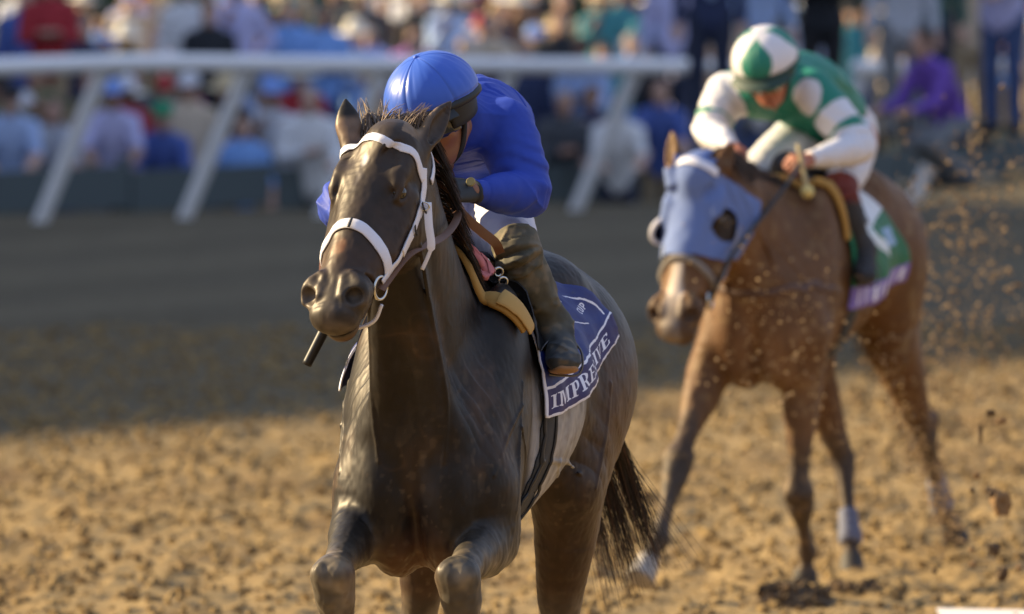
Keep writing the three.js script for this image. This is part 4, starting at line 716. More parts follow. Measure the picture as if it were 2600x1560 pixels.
  part('rein', flatRein([t(-0.086, -0.126, 0.456), [-0.18, 1.70, 0.86], [-0.21, 1.76, 0.62], [-0.18, 1.80, 0.42], [-0.16, 1.79, 0.30]], 0.0105), brownLeather, re);
  part('rein_end', flatRein([hl, [0.075, 1.80, 0.33], [0.115, 1.755, 0.29], [0.145, 1.72, 0.24], [0.150, 1.69, 0.20]], 0.013), brownLeather, re);
  // whip in the right hand
  const wp = thing('whip', 'black padded riding whip hanging below the muzzle of the dark bay', 'whip', P, T), wa = [-0.359, 1.393, 0.30], wb = [-0.175, 1.745, 0.30];
  part('shaft', cord([wb, lerp3(wb, wa, 0.55)], 0.008, 8, 10), blackLeather, wp); part('flap', cord([lerp3(wb, wa, 0.5), wa], (q) => 0.0155 - 0.002 * q, 20, 14), blackLeather, wp); part('handle', cord([lerp3(wb, wa, -0.1), lerp3(wb, wa, 0.16)], 0.012, 8, 12), blackLeather, wp);
  // saddle cloth
  const print = printed(1024, 1024, (c, w, h) => {
    c.fillStyle = '#12266f'; c.fillRect(0, 0, w, h); { const q = rngOf(4); for (let i = 0; i < 900; i++) { c.fillStyle = 'rgba(120,95,60,' + 0.10 * q() + ')'; c.beginPath(); c.arc(q() * w, q() * h, 2 + 16 * q() * q(), 0, 7); c.fill(); } } c.fillStyle = '#261955'; c.fillRect(0, h * 0.82, w, h * 0.18);
    c.fillStyle = '#e8e8f2'; c.fillRect(0, h * 0.80, w, h * 0.018); c.fillRect(0, h * 0.985, w, h * 0.015); c.fillRect(0, 0, w * 0.012, h);
    c.font = 'bold 128px serif'; c.textBaseline = 'middle'; c.save(); c.translate(w * 0.03, h * 0.905); c.scale(1.12, 1); c.fillText('IMPRESSIVE', 0, 0, w * 0.84); c.restore();
    c.strokeStyle = '#e8e8f2'; c.lineWidth = 13; c.lineCap = 'round';
    c.beginPath(); c.moveTo(w * 0.96, h * 0.765); c.quadraticCurveTo(w * 0.98, h * 0.6, w * 0.86, h * 0.5); c.stroke();
    c.lineWidth = 8; c.beginPath(); c.moveTo(w * 0.42, h * 0.70); c.quadraticCurveTo(w * 0.60, h * 0.40, w * 0.70, h * 0.38); c.quadraticCurveTo(w * 0.80, h * 0.40, w * 0.76, h * 0.50); c.moveTo(w * 0.52, h * 0.52); c.quadraticCurveTo(w * 0.62, h * 0.60, w * 0.78, h * 0.70); c.moveTo(w * 0.60, h * 0.46); c.quadraticCurveTo(w * 0.66, h * 0.54, w * 0.74, h * 0.46); c.stroke();
    c.lineWidth = 6; for (let k = 0; k < 7; k++) { c.beginPath(); c.moveTo(w * (0.20 + k * 0.035), h * 0.72); c.lineTo(w * (0.22 + k * 0.035), h * (0.66 - 0.01 * (k % 3))); c.lineTo(w * (0.235 + k * 0.035), h * 0.71); c.stroke(); }
    c.font = 'bold 62px sans-serif'; c.fillText('CUP', w * 0.80, h * 0.62);
  });
  const cl = thing('saddle_cloth', 'royal blue saddle cloth with purple name band on the dark bay', 'saddle cloth', P, T);
  part('cloth', clothPatch(F, 0.10, [-0.28, -0.68], (v) => lerp(-0.10, 0.50, Math.pow(v, 1.3)), (v) => Math.PI - lerp(0.16, 0.50, Math.pow(v, 1.3)), 0.010, 60, 90, (u, v) => 0.075 * smooth(0.62, 1, u) * smooth(0.35, 0, v) + 0.012 * smooth(0.25, 0, u)), std([1, 1, 1], 0.6, { map: print }), cl);
  // chamois, saddle, girth
  const pd = thing('saddle_pad', 'mustard yellow chamois pad edge under the saddle of the dark bay', 'saddle pad', P, T);
  part('chamois_edge', strap(F, [[-0.2, 1.50, 0.24], [-0.12, 1.62, 0.28], [0, 1.71, 0.31], [0.08, 1.65, 0.315], [0.145, 1.57, 0.295], [0.20, 1.49, 0.255]], { wf: (s) => 0.042 + 0.02 * smooth(0.7, 1, s), t: 0.018, off: 0.008, n: 60, m: 8, bulge: 0.5 }), chamois, pd);
  part('chamois_tab', strap(F, [[0.160, 1.55, 0.282], [0.205, 1.48, 0.25]], { w: 0.054, t: 0.008, off: 0.025, n: 12, m: 6 }), std([0.52, 0.31, 0.09], 0.85), pd);
  part('pink_towel', strap(F, [[-0.09, 1.65, 0.20], [0, 1.71, 0.21], [0.06, 1.68, 0.22], [0.125, 1.61, 0.215]], { w: 0.09, t: 0.026, off: 0.042, n: 30, m: 8, bulge: 0.5 }), std([0.62, 0.20, 0.19], 0.85), pd);
  const sd = thing('saddle', 'small black racing saddle under the blue jockey', 'saddle', P, T), SF = new Field();
  SF.loft([{ p: [0, 1.675, 0.12], r: [0.055, 0.05] }, { p: [0, 1.665, 0.0], r: [0.09, 0.03] }, { p: [0, 1.655, -0.18], r: [0.13, 0.03] }, { p: [0, 1.67, -0.32], r: [0.12, 0.045] }], { cap: 0.03 });
  part('seat', SF.mesh(0.009), blackLeather, sd);
  part('flap', clothPatch(F, 0.14, -0.16, () => 0.62, () => Math.PI - 0.62, 0.022, 20, 60), blackLeather, sd);
  for (const [x, y, z] of [[0.105, 1.665, 0.19], [0.135, 1.64, 0.155], [0.150, 1.615, 0.17]]) { const b = part('buckle', new THREE.TorusGeometry(0.012, 0.004, 8, 18), steel, sd); b.position.set(x, y, z); b.rotation.set(0.3, 0.5, 0.4); }
  const gi = thing('girth', 'broad black girth strap round the belly of the dark bay', 'girth', P, T), ring2 = [];
  for (let a = -0.25; a <= Math.PI + 0.251; a += 0.2) ring2.push([Math.cos(a) * 0.30, 1.22 - Math.sin(a) * 0.42, 0.10 - 0.05 * Math.cos(2 * a)]);
  part('strap', strap(F, ring2, { w: 0.085, t: 0.008, off: 0.001, n: 80, m: 6 }), std([0.035, 0.034, 0.033], 0.7), gi);
  part('edge', mergeGeometries([-1, 1].map((s) => strap(F, ring2.map((p) => [p[0], p[1], p[2] + s * 0.037]), { w: 0.014, t: 0.006, off: 0.008, n: 80, m: 2 }))), blackLeather, gi);
}
tack1();
const J2 = {
  seed: 7, cell: 0.0068, head: [-0.088, 2.04, 0.075], up: [-0.08, 0.76, 0.54], fwd: [0.05, -0.78, 0.52], neck: [-0.09, 1.985, -0.01],
  spine: [[-0.115, 1.965, -0.12], [-0.07, 1.97, -0.33], [0.0, 1.84, -0.58]],
  arms: [[[0.055, 1.955, -0.075], [0.262, 1.745, 0.0], [0.125, 1.705, 0.25]], [[-0.285, 1.945, -0.075], [-0.325, 1.80, 0.05], [-0.175, 1.745, 0.28]]],
  hands: [{ dir: [-0.25, -0.05, 0.45], palm: [-0.5, -0.7, -0.3] }, { dir: [0.15, -0.25, 0.55], palm: [0.5, -0.75, -0.2] }],
  legs: [[[0.11, 1.75, -0.50], [0.195, 1.575, 0.05], [0.268, 1.335, -0.02], [0.31, 1.26, 0.11], [0.26, 1.245, -0.04]], [[-0.13, 1.75, -0.50], [-0.20, 1.575, 0.05], [-0.265, 1.335, -0.02], [-0.30, 1.26, 0.11], [-0.26, 1.245, -0.04]]],
  silk: (x, y, z) => {
    const W = [0.74, 0.72, 0.74], G = [0.010, 0.205, 0.135], A = J2.arms; let c = G;
    A.forEach(([S, E, Wr], i) => {
      const s = V(...S), e = V(...E).sub(s), p = V(x, y, z).sub(s), t = p.dot(e) / e.lengthSq(), d = p.clone().addScaledVector(e, -clamp(t)).length(), w = V(...Wr).sub(V(...E)), p2 = V(x, y, z).sub(V(...E)), t2 = p2.dot(w) / w.lengthSq();
      if (d < 0.105 && t > (i ? -0.25 : 0.38)) c = (t > 0.66 && t < 0.80) ? G : W;
      if (t2 > 0.05 && p2.clone().addScaledVector(w, -clamp(t2)).length() < 0.09) c = W;
    });
    const o = Math.hypot((x - 0.055) / 0.060, (y - 1.935) / 0.072, (z + 0.01) / 0.09); if (o < 1) c = W;
    return c;
  },
  cap: (ph, th, sd) => { const W = [0.76, 0.73, 0.74], G = [0.010, 0.205, 0.135], q = Math.abs(((ph + Math.PI) % (2 * Math.PI)) - Math.PI), hw = 0.62 * Math.pow(Math.sin(clamp((th - 0.12) / 1.6) * Math.PI), 0.8); return q < hw || Math.abs(q - 2.1) < hw * 0.8 ? G : W; },
  bootCol: () => (x, y, z) => { const n = fbm(x * 20, y * 20, z * 20, 3); return mix3([0.035, 0.032, 0.032], [0.17, 0.03, 0.022], smooth(1.52, 1.56, y)).map((q) => q * (1 + 0.5 * n)); },
  mats: { ...J1.mats, skin: std([0.42, 0.15, 0.08], 0.5), jacket: std([1, 1, 1], 0.55, { vertexColors: true }), collar: std([0.03, 0.035, 0.035], 0.8), breeches: std([0.7, 0.69, 0.72], 0.7), sole: std([0.05, 0.045, 0.04], 0.7), glove: null, cap: std([1, 1, 1], 0.5, { vertexColors: true }), button: std([0.7, 0.7, 0.72], 0.5), peak: std([0.02, 0.05, 0.035], 0.6), lens: std([0.08, 0.20, 0.13], 0.15, { clearcoat: 1 }) },
};
const jockey2 = makeJockey(J2, 'jockey in green and white silks with a green and white cap', HORSE2.pos, HORSE2.turn);
function tack2() {
  const P = HORSE2.pos, T = HORSE2.turn, F = h2Field, H = H2.head, t = H.to;
  // hood with an eye hole on the left and a blinker cup on the right
  const hd = thing('blinker_hood', 'pale blue hood with blinker cup on the bright bay behind', 'hood', P, T);
  const geo = (() => { const D = F.disp, m = F.dispMax; F.dispMax = 0.014; F.disp = (x, y, z, v) => v > 0.05 ? 0 : -0.011 + 0.002 * noise3(x * 25, y * 25, z * 25); const keep = F.prims; const g = F.mesh(0.007, { color: (x, y, z) => { const [l, n, s] = H.from(x, y, z); return [l, n, s]; } }); F.prims = keep; F.disp = D; F.dispMax = m;
    const c = g.attributes.color, ix = g.index.array, out = []; const inside = (i) => { const l = c.getX(i), n = c.getY(i), s = c.getZ(i); if (n < -0.215 || (s < -0.015 && Math.abs(l) > 0.045) || (s < 0.035 && Math.abs(l) > 0.072) || s > 0.315 + 0.45 * (n + 0.05) + 0.35 * Math.max(0, Math.abs(l) - 0.05) || n < -0.30 || s < -0.09) return false; if (Math.hypot(l - 0.112, n + 0.070, s - 0.195) < 0.056) return false; if (Math.hypot(l - 0.085, s + 0.01, (n + 0.07)) < 0.045 || Math.hypot(l + 0.085, s + 0.01, n + 0.07) < 0.045) return false; return true; };
    for (let i = 0; i < ix.length; i += 3) if (inside(ix[i]) && inside(ix[i + 1]) && inside(ix[i + 2])) out.push(ix[i], ix[i + 1], ix[i + 2]);
    const used = new Map(), pos = [], nr = [], id = []; for (const i of out) { if (!used.has(i)) { used.set(i, pos.length / 3); pos.push(g.attributes.position.getX(i), g.attributes.position.getY(i), g.attributes.position.getZ(i)); nr.push(g.attributes.normal.getX(i), g.attributes.normal.getY(i), g.attributes.normal.getZ(i)); } id.push(used.get(i)); }
    return geoOf(pos, id, nr); })();
  part('cloth', geo, std([0.13, 0.19, 0.40], 0.85), hd);
  const cup = new THREE.SphereGeometry(0.062, 24, 12, 0, Math.PI * 2, 0, Math.PI * 0.5); cup.rotateX(Math.PI / 2); cup.scale(1, 0.85, 0.8);
  const cm = part('blinker_cup', cup, std([0.015, 0.02, 0.09], 0.4, { side: THREE.DoubleSide }), hd); cm.position.set(...t(-0.115, -0.075, 0.215)); cm.lookAt(hd.localToWorld(V(...t(-0.30, -0.12, 0.05))));
  const edge = part('cup_edge', new THREE.TorusGeometry(0.058, 0.009, 8, 30), whiteStrap, hd); edge.position.copy(cm.position); edge.quaternion.copy(cm.quaternion);
  part('forehead_band', strap(F, [t(-0.10, -0.03, 0.035), t(-0.05, 0.01, 0.03), t(0, 0.01, 0.03), t(0.06, 0.0, 0.04)], { w: 0.03, t: 0.006, off: 0.013, n: 24 }), whiteStrap, hd);
  const br = thing('bridle', 'pale sheepskin noseband and dark cheekpieces on the hooded bay', 'bridle', P, T);
  part('noseband', strap(F, [t(-0.086, -0.12, 0.40), t(-0.07, -0.04, 0.365), t(-0.03, -0.01, 0.35), t(0.03, -0.01, 0.35), t(0.07, -0.04, 0.365), t(0.086, -0.12, 0.40)], { w: 0.03, t: 0.016, n: 36, bulge: 0.7 }), std([0.22, 0.19, 0.16], 0.9), br);
  for (const s of [-1, 1]) { part('cheekpiece', strap(F, [t(s * 0.12, -0.13, 0.18), t(s * 0.10, -0.13, 0.30), t(s * 0.080, -0.12, 0.44)], { w: 0.024, t: 0.006, off: 0.013, n: 30 }), s > 0 ? std([0.30, 0.32, 0.42], 0.6) : blackLeather, br); const b = part('bit_ring', new THREE.TorusGeometry(0.034, 0.006, 8, 28), steel, br); b.position.set(...t(s * 0.084, -0.125, 0.45)); b.rotation.y = Math.PI / 2; }
  const re = thing('reins', 'dark reins from the bit to the green and white jockey\'s hands', 'reins', P, T), aL = J2.arms[0][2], aR = J2.arms[1][2];
  part('rein', cord([t(0.086, -0.125, 0.455), [-0.02, 1.35, 0.90], [0.05, 1.52, 0.62], [0.11, 1.66, 0.42], [aL[0] - 0.03, aL[1] - 0.015, aL[2] + 0.08]], 0.009, 30, 6), blackLeather, re);
  part('rein', cord([t(-0.086, -0.125, 0.455), [-0.28, 1.36, 0.88], [-0.27, 1.56, 0.62], [-0.20, 1.70, 0.44], [aR[0] + 0.02, aR[1] - 0.02, aR[2] + 0.08]], 0.009, 30, 6), blackLeather, re);
  const wp = thing('whip', 'pale handled whip held by the green and white jockey', 'whip', P, T), w0 = [aL[0] - 0.03, aL[1] + 0.06, aL[2] + 0.07], w1 = [aL[0] + 0.01, aL[1] - 0.12, aL[2] + 0.08];
  part('handle', cord([w0, w1], 0.009, 8, 10), std([0.55, 0.45, 0.24], 0.7), wp); part('knob', new THREE.SphereGeometry(0.026, 16, 12), std([0.75, 0.6, 0.22], 0.6), wp).position.set(...w1);
  const print = printed(512, 512, (c, w, h) => { c.fillStyle = '#0f6b45'; c.fillRect(0, 0, w, h); c.fillStyle = '#dfe5ea'; c.fillRect(0, 0, w, h * 0.06); c.save(); c.translate(w * 0.58, h * 0.40); c.rotate(-0.12); c.fillRect(-w * 0.42, -h * 0.09, w * 0.9, h * 0.18); c.restore(); c.fillStyle = '#8fb4d8'; c.fillRect(w * 0.6, h * 0.55, w * 0.3, h * 0.13); c.fillStyle = '#dfe8ea'; c.save(); c.translate(w * 0.45, h * 0.62); c.rotate(0.5); c.fillRect(-w * 0.16, -h * 0.05, w * 0.34, h * 0.09); c.restore(); c.fillStyle = '#7a68b8'; c.fillRect(0, h * 0.85, w, h * 0.15); c.fillStyle = '#e8e8f4'; c.font = 'bold 80px serif'; c.textBaseline = 'middle'; for (let k = 0; k < 9; k++) c.fillRect(w * (0.06 + k * 0.105), h * 0.875, w * 0.022 + (k % 3) * 9, h * 0.10); c.strokeStyle = '#e2ecf4'; c.lineWidth = 12; c.beginPath(); c.arc(w * 0.35, h * 0.6, 50, 3.6, 6.1); c.stroke(); });
  const cl = thing('saddle_cloth', 'green and white saddle cloth with purple edge on the hooded bay', 'saddle cloth', P, T);
  part('cloth', clothPatch(F, 0.08, [-0.30, -0.66], (v) => lerp(-0.55, -0.22, v), (v) => Math.PI - lerp(-0.55, -0.22, v), 0.010, 44, 60, null), std([1, 1, 1], 0.6, { map: print }), cl);
  const pd = thing('saddle_pad', 'mustard yellow chamois pad edge under the green and white jockey', 'saddle pad', P, T);
  part('chamois_edge', strap(F, [[-0.2, 1.46, 0.2], [-0.12, 1.6, 0.22], [0, 1.69, 0.25], [0.10, 1.62, 0.235], [0.17, 1.53, 0.2], [0.22, 1.40, 0.15]], { w: 0.055, t: 0.022, off: 0.012, n: 50, m: 6, bulge: 0.5 }), chamois, pd);
  const sd = thing('saddle', 'small black racing saddle under the green and white jockey', 'saddle', P, T), SF = new Field(); SF.loft([{ p: [0, 1.675, 0.12], r: [0.06, 0.06] }, { p: [0, 1.665, 0.0], r: [0.10, 0.035] }, { p: [0, 1.655, -0.18], r: [0.13, 0.03] }, { p: [0, 1.67, -0.32], r: [0.12, 0.045] }], { cap: 0.03 }); part('seat', SF.mesh(0.012), blackLeather, sd);
  part('flap', clothPatch(F, 0.14, -0.16, () => 0.62, () => Math.PI - 0.62, 0.022, 16, 40), blackLeather, sd);
  const gi = thing('girth', 'dark girth strap round the belly of the hooded bay', 'girth', P, T), r2 = []; for (let a = -0.25; a <= Math.PI + 0.251; a += 0.2) r2.push([Math.cos(a) * 0.30, 1.22 - Math.sin(a) * 0.42, 0.03]); part('strap', strap(F, r2, { w: 0.085, t: 0.008, n: 60 }), std([0.03, 0.032, 0.034], 0.7), gi);
  const bp = thing('breast_strap', 'dark breast strap across the chest of the hooded bay', 'strap', P, T); part('strap', strap(F, [[-0.24, 1.2, 0.2], [-0.15, 1.22, 0.5], [-0.02, 1.21, 0.62], [0.14, 1.22, 0.5], [0.24, 1.2, 0.2]], { w: 0.03, t: 0.006, n: 50 }), std([0.10, 0.05, 0.03], 0.6), bp);
}
tack2();
// ---------------------------------------------------------------- running rail, low fence, stand that throws the shade, wall behind the crowd
const railWhite = std([0.88, 0.88, 0.88], 0.4);
function runningRail(t0, t1, label) {
  const Y = 1.245, lean = 0.68, g0 = railAt(t0, 0), o = thing('running_rail', label, 'rail', [g0[0], 0, g0[1]]), L = (p) => [p[0] - g0[0], p[1], p[2] - g0[1]];
  const gy = (t) => groundBase(...railAt(t, 0)) , top = (t) => { const p = railAt(t, -lean); return L([p[0], gy(t) + Y, p[1]]); };
  const P = []; for (let t = t0; t <= t1 + 1e-6; t += (t1 - t0) / 16) P.push(top(t));
  part('rail', cord(P, (q) => 0.070, 64, 18), railWhite, o);
  for (const t of [t0, t1]) { const e = part('rail_end', new THREE.SphereGeometry(0.0705, 18, 12), railWhite, o); e.position.set(...top(t)); }
  for (let k = Math.ceil((t0 + 0.1) / 2.23); k * 2.23 < t1 - 0.1; k++) { const t = k * 2.23, b = railAt(t, 0); part('post', cord([L([b[0], gy(t) - 0.15, b[1]]), [...lerp3(L([b[0], gy(t), b[1]]), top(t), 0.9)], top(t)], 0.060, 24, 14), railWhite, o); }
}
runningRail(-8.5, 11.0, 'long white running rail on slanted posts in front of the crowd');
runningRail(13.2, 16.4, 'short piece of white running rail behind the green and white jockey');
{
  const bm = std([0.075, 0.10, 0.105], 0.8), g0 = railAt(-8, 1.55), o = thing('fence', 'low dark green board fence along the foot of the crowd', 'fence', [g0[0], 0, g0[1]]), a = Math.atan2(-RDIR[1], RDIR[0]);
  for (let t = -8; t < 22; t += 2.42) { const p = railAt(t + 1.2, 1.55), b = part('board', new THREE.BoxGeometry(2.38, 0.34, 0.04), bm, o); b.position.set(p[0] - g0[0], groundBase(...railAt(t + 1.2, 1.4)) + 0.20, p[1] - g0[1]); b.rotation.y = a; const q = railAt(t, 1.60), s = part('post', new THREE.BoxGeometry(0.08, 0.56, 0.08), bm, o); s.position.set(q[0] - g0[0], groundBase(...railAt(t, 1.4)) + 0.18, q[1] - g0[1]); s.rotation.y = a; }
}
{ // grandstand beside the track, out of the picture: its roof and rear wall keep the low sun off the crowd and the far side of the track
  const c = std([0.34, 0.32, 0.30], 0.85), roof = std([0.22, 0.23, 0.24], 0.7), A = V(-42.5, 0, -49.6), B = V(-15.6, 0, -87.2), d = B.clone().sub(A), L = d.length(); d.normalize();
  const o = thing('grandstand', 'tall concrete grandstand with a flat roof beside the track', 'grandstand', [A.x, 0, A.z], Math.atan2(-d.z, d.x));
  const bx = (n, w, h, dp, x, y, z, m) => { const b = part(n, new THREE.BoxGeometry(w, h, dp), m, o); b.position.set(x, y, z); };
  bx('rear_wall', L, 15.0, 0.5, L / 2, 7.5 - 0.8, -15.2, c); bx('roof', L + 1, 0.7, 16, L / 2, 17.0, -7.8, roof); bx('side_wall', 0.5, 15, 15, 0.2, 6.7, -7.6, c); bx('side_wall', 0.5, 15, 15, L - 0.2, 6.7, -7.6, c); bx('upper_wall', L, 2.6, 0.4, L / 2, 15.35, -15.2, c);
  for (let k = 0; k < 12; k++) bx('step', L - 1.2, 0.55, 1.2, L / 2, -0.5 + 0.275 + k * 0.55, -1 - k * 1.18, c);
  for (let k = 0; k <= 5; k++) { const p = part('column', new THREE.CylinderGeometry(0.3, 0.3, 17.4, 16), c, o); p.position.set(0.8 + k * (L - 1.6) / 5, 8.1, -0.4); }
}
{ const o = thing('hedge', 'dark clipped hedge far behind the crowd', 'hedge', [0, -0.8, -112]), F = new Field(); F.ell([0, 1.6, 0], [16, 2.4, 1.4]); F.dispMax = 0.4; F.disp = (x, y, z) => 0.3 * noise3(x * 1.1, y * 1.3, z * 1.1) + 0.12 * noise3(x * 4, y * 4, z * 4); part('foliage', F.mesh(0.22), std([0.03, 0.05, 0.025], 0.9), o); }

{ // row of trees added unseen behind the camera: darkens what the horses' coats reflect
  const o = thing('added_tree_row', 'row of unseen dark trees added behind the camera to darken coat reflections', 'trees', [0, 0, 34]); o.userData.kind = 'stuff';
  const F = new Field(), q = rngOf(3); for (let x = -70; x <= 70; x += 7) F.ell([x + q() * 3, 6.5 + q() * 2, q() * 3], [5.5, 6.5 + q() * 2, 4], { k: 0.5 }); F.dispMax = 1; F.disp = (x, y, z) => 0.7 * noise3(x * 0.6, y * 0.6, z * 0.6) + 0.3 * noise3(x * 2, y * 2, z * 2); part('crowns', F.mesh(0.7), std([0.035, 0.055, 0.022], 0.9), o);
}
// ---------------------------------------------------------------- spectators
const PERSON_H = 1.75;
function personParts(pose, seed) {
  const F = new Field(), r = rngOf(seed), T = { skin: 0, top: 1, legs: 2, shoe: 3, hair: 4 }, lean = pose.lean ?? 0, drop = pose.drop ?? 0, by = 0.95 - drop;
  const hip = [0, by, 0], chest = [0, by + 0.40 * Math.cos(lean), 0.40 * Math.sin(lean)], nk = [0, by + 0.54 * Math.cos(lean), 0.54 * Math.sin(lean) + 0.01], hd = [0, nk[1] + 0.155, nk[2] + 0.03 + 0.05 * Math.sin(lean)], wd = pose.wide ?? 1;
  F.loft([{ p: [0, by - 0.05, 0], r: [0.165 * wd, 0.125 * wd] }, { p: lerp3(hip, chest, 0.4), r: [0.155 * wd, 0.12 * wd] }, { p: lerp3(hip, chest, 0.85), r: [0.18 * wd, 0.125 * wd] }, { p: lerp3(chest, nk, 0.6), r: [0.16, 0.09] }, { p: nk, r: [0.065, 0.06] }], { k: 0.04, tag: T.top });
  F.loft([{ p: nk, r: 0.052 }, { p: [hd[0], hd[1] - 0.06, hd[2] - 0.01], r: 0.052 }], { k: 0.02, tag: T.skin });
  F.ell([hd[0], hd[1] + 0.01, hd[2] - 0.01], [0.073, 0.098, 0.090], { k: 0.02, tag: T.skin }); F.ell([hd[0], hd[1] - 0.06, hd[2] + 0.035], [0.05, 0.055, 0.05], { k: 0.03, tag: T.skin }); F.ell([hd[0], hd[1] - 0.01, hd[2] + 0.09], [0.014, 0.024, 0.02], { k: 0.015, tag: T.skin });
  F.ell([hd[0], hd[1] + 0.035, hd[2] - 0.028], pose.longhair ? [0.088, 0.10, 0.092] : [0.082, 0.088, 0.084], { k: 0.01, tag: T.hair }); if (pose.longhair) F.ell([hd[0], hd[1] - 0.08, hd[2] - 0.055], [0.085, 0.11, 0.05], { k: 0.03, tag: T.hair });
  for (const s of [-1, 1]) {
    const a = s < 0 ? pose.armR : pose.armL, S = [s * 0.175 * wd, lerp(chest[1], nk[1], 0.45), lerp(chest[2], nk[2], 0.45)], E = [S[0] + a[0][0] * s, S[1] + a[0][1], S[2] + a[0][2]], W = [E[0] + a[1][0] * s, E[1] + a[1][1], E[2] + a[1][2]];
    F.loft([{ p: S, r: 0.068 }, { p: lerp3(S, E, 0.5), r: 0.058 }, { p: E, r: 0.050 }], { k: 0.04, tag: T.top }); F.loft([{ p: E, r: 0.049 }, { p: lerp3(E, W, 0.9), r: 0.036 }], { k: 0.02, tag: pose.shortsleeve ? T.skin : T.top });
    const dd = V(...W).sub(V(...E)).normalize(); F.loft([{ p: lerp3(E, W, 0.93), r: 0.028 }, { p: A3(V(...W).addScaledVector(dd, 0.05)), r: [0.042, 0.026] }, { p: A3(V(...W).addScaledVector(dd, 0.13)), r: [0.034, 0.018] }], { k: 0.015, tag: T.skin }); F.loft([{ p: A3(V(...W).addScaledVector(dd, 0.03)), r: 0.014 }, { p: A3(V(...W).addScaledVector(dd, 0.08).add(V(-s * 0.035, 0.01, 0.02))), r: 0.012 }], { k: 0.012, tag: T.skin });
    const k = pose.knee ?? [0.10, 0.50 - drop * 0.35, 0.02 + drop * 0.7], H = [s * 0.09, by - 0.03, 0], K = [s * k[0], k[1], k[2]], An = [s * 0.10, 0.09, pose.ankleZ ?? (0 - drop * 0.1)];
    F.loft([{ p: H, r: 0.098 }, { p: lerp3(H, K, 0.5), r: 0.082 }, { p: K, r: 0.062 }], { k: 0.04, tag: T.legs }); F.loft([{ p: K, r: 0.062 }, { p: lerp3(K, An, 0.4), r: 0.06 }, { p: An, r: 0.052 }], { k: 0.03, tag: T.legs });
    F.loft([{ p: [An[0], 0.045, An[2] - 0.05], r: 0.043 }, { p: [An[0] * 1.1, 0.042, An[2] + 0.08], r: [0.046, 0.042] }, { p: [An[0] * 1.2, 0.035, An[2] + 0.17], r: [0.042, 0.032] }], { k: 0.02, tag: T.shoe });
  }
  F.dispMax = 0.01; F.disp = (x, y, z) => -0.010 * Math.pow(1 - Math.abs(noise3(x * 9 + seed, y * 12, z * 9)), 3) * smooth(hd[1] - 0.1, hd[1] - 0.2, y);
  const m = F.mesh(0.022, { tags: true }), g = splitTags(m), inner = m.pos.slice();
  for (let v = 0; v < m.tags.length; v++) if (m.tags[v] !== T.skin) for (let q = 0; q < 3; q++) inner[v * 3 + q] -= m.nrm[v * 3 + q] * 0.014;   // the body under the clothes
  g.set(T.skin, geoOf(inner, m.idx, m.nrm));
  return { geo: g, head: hd };
}
const ARM = { down: [[0.06, -0.28, -0.02], [0.02, -0.25, 0.06]], fold: [[0.05, -0.26, 0.06], [-0.22, 0.04, 0.16]], phone: [[0.03, -0.24, 0.12], [-0.08, 0.18, 0.16]], up: [[0.10, 0.10, 0.20], [-0.03, 0.25, 0.06]], rail: [[0.04, -0.25, 0.12], [-0.04, -0.06, 0.24]], hip: [[0.14, -0.25, -0.04], [-0.14, -0.12, 0.12]] };
const POSES = [
  { armL: ARM.down, armR: ARM.down }, { armL: ARM.fold, armR: ARM.fold, wide: 1.06 }, { armL: ARM.phone, armR: ARM.phone, shortsleeve: true }, { armL: ARM.up, armR: ARM.down }, { armL: ARM.rail, armR: ARM.rail, lean: 0.42, shortsleeve: true }, { armL: ARM.hip, armR: ARM.phone, longhair: true, wide: 0.94 }, { armL: ARM.down, armR: ARM.hip, longhair: true, wide: 0.95, shortsleeve: true }, { armL: ARM.rail, armR: ARM.fold, lean: 0.3, wide: 1.1 },
  { armL: ARM.rail, armR: ARM.rail, lean: 0.55, drop: 0.42 },
].map((p, i) => ({ p, ...personParts(p, 100 + i) }));
const hatGeo = { cap: (() => { const a = new THREE.SphereGeometry(0.104, 20, 10, 0, Math.PI * 2, 0, 1.62); a.scale(0.95, 0.98, 1.06); const b = new THREE.CylinderGeometry(0.085, 0.088, 0.012, 20, 1, false, -1.3, 2.6); b.scale(1, 1, 1.25); b.translate(0, 0.0, 0.075); return mergeGeometries([a.toNonIndexed(), b.toNonIndexed()]); })(),
  brim: new THREE.LatheGeometry([[0.0, 0.115], [0.06, 0.112], [0.088, 0.085], [0.098, 0.02], [0.105, 0.0], [0.19, -0.012], [0.192, -0.022], [0.10, -0.012], [0.092, 0.0], [0.0, 0.10]].map(([x, y]) => new THREE.Vector2(x, y)), 28) };
const TOPS = { tan: [0.5, 0.35, 0.213], 'royal blue': [0.07, 0.12, 0.38], 'navy blue': [0.0225, 0.035, 0.0938], 'pale blue': [0.4, 0.525, 0.8], 'sky blue': [0.213, 0.4, 0.8], white: [0.8, 0.8, 0.8], 'light grey': [0.5, 0.525, 0.575], 'dark grey': [0.075, 0.0813, 0.0938], black: [0.0187, 0.0225, 0.03], beige: [0.625, 0.512, 0.375], olive: [0.163, 0.163, 0.0875], 'dark red': [0.375, 0.025, 0.035], lavender: [0.525, 0.525, 0.8], teal: [0.05, 0.25, 0.3], brown: [0.188, 0.106, 0.0625], purple: [0.163, 0.075, 0.413], green: [0.0375, 0.275, 0.15], 'dark green': [0.025, 0.0938, 0.075], magenta: [0.438, 0.0375, 0.175], mauve: [0.45, 0.2, 0.525] };
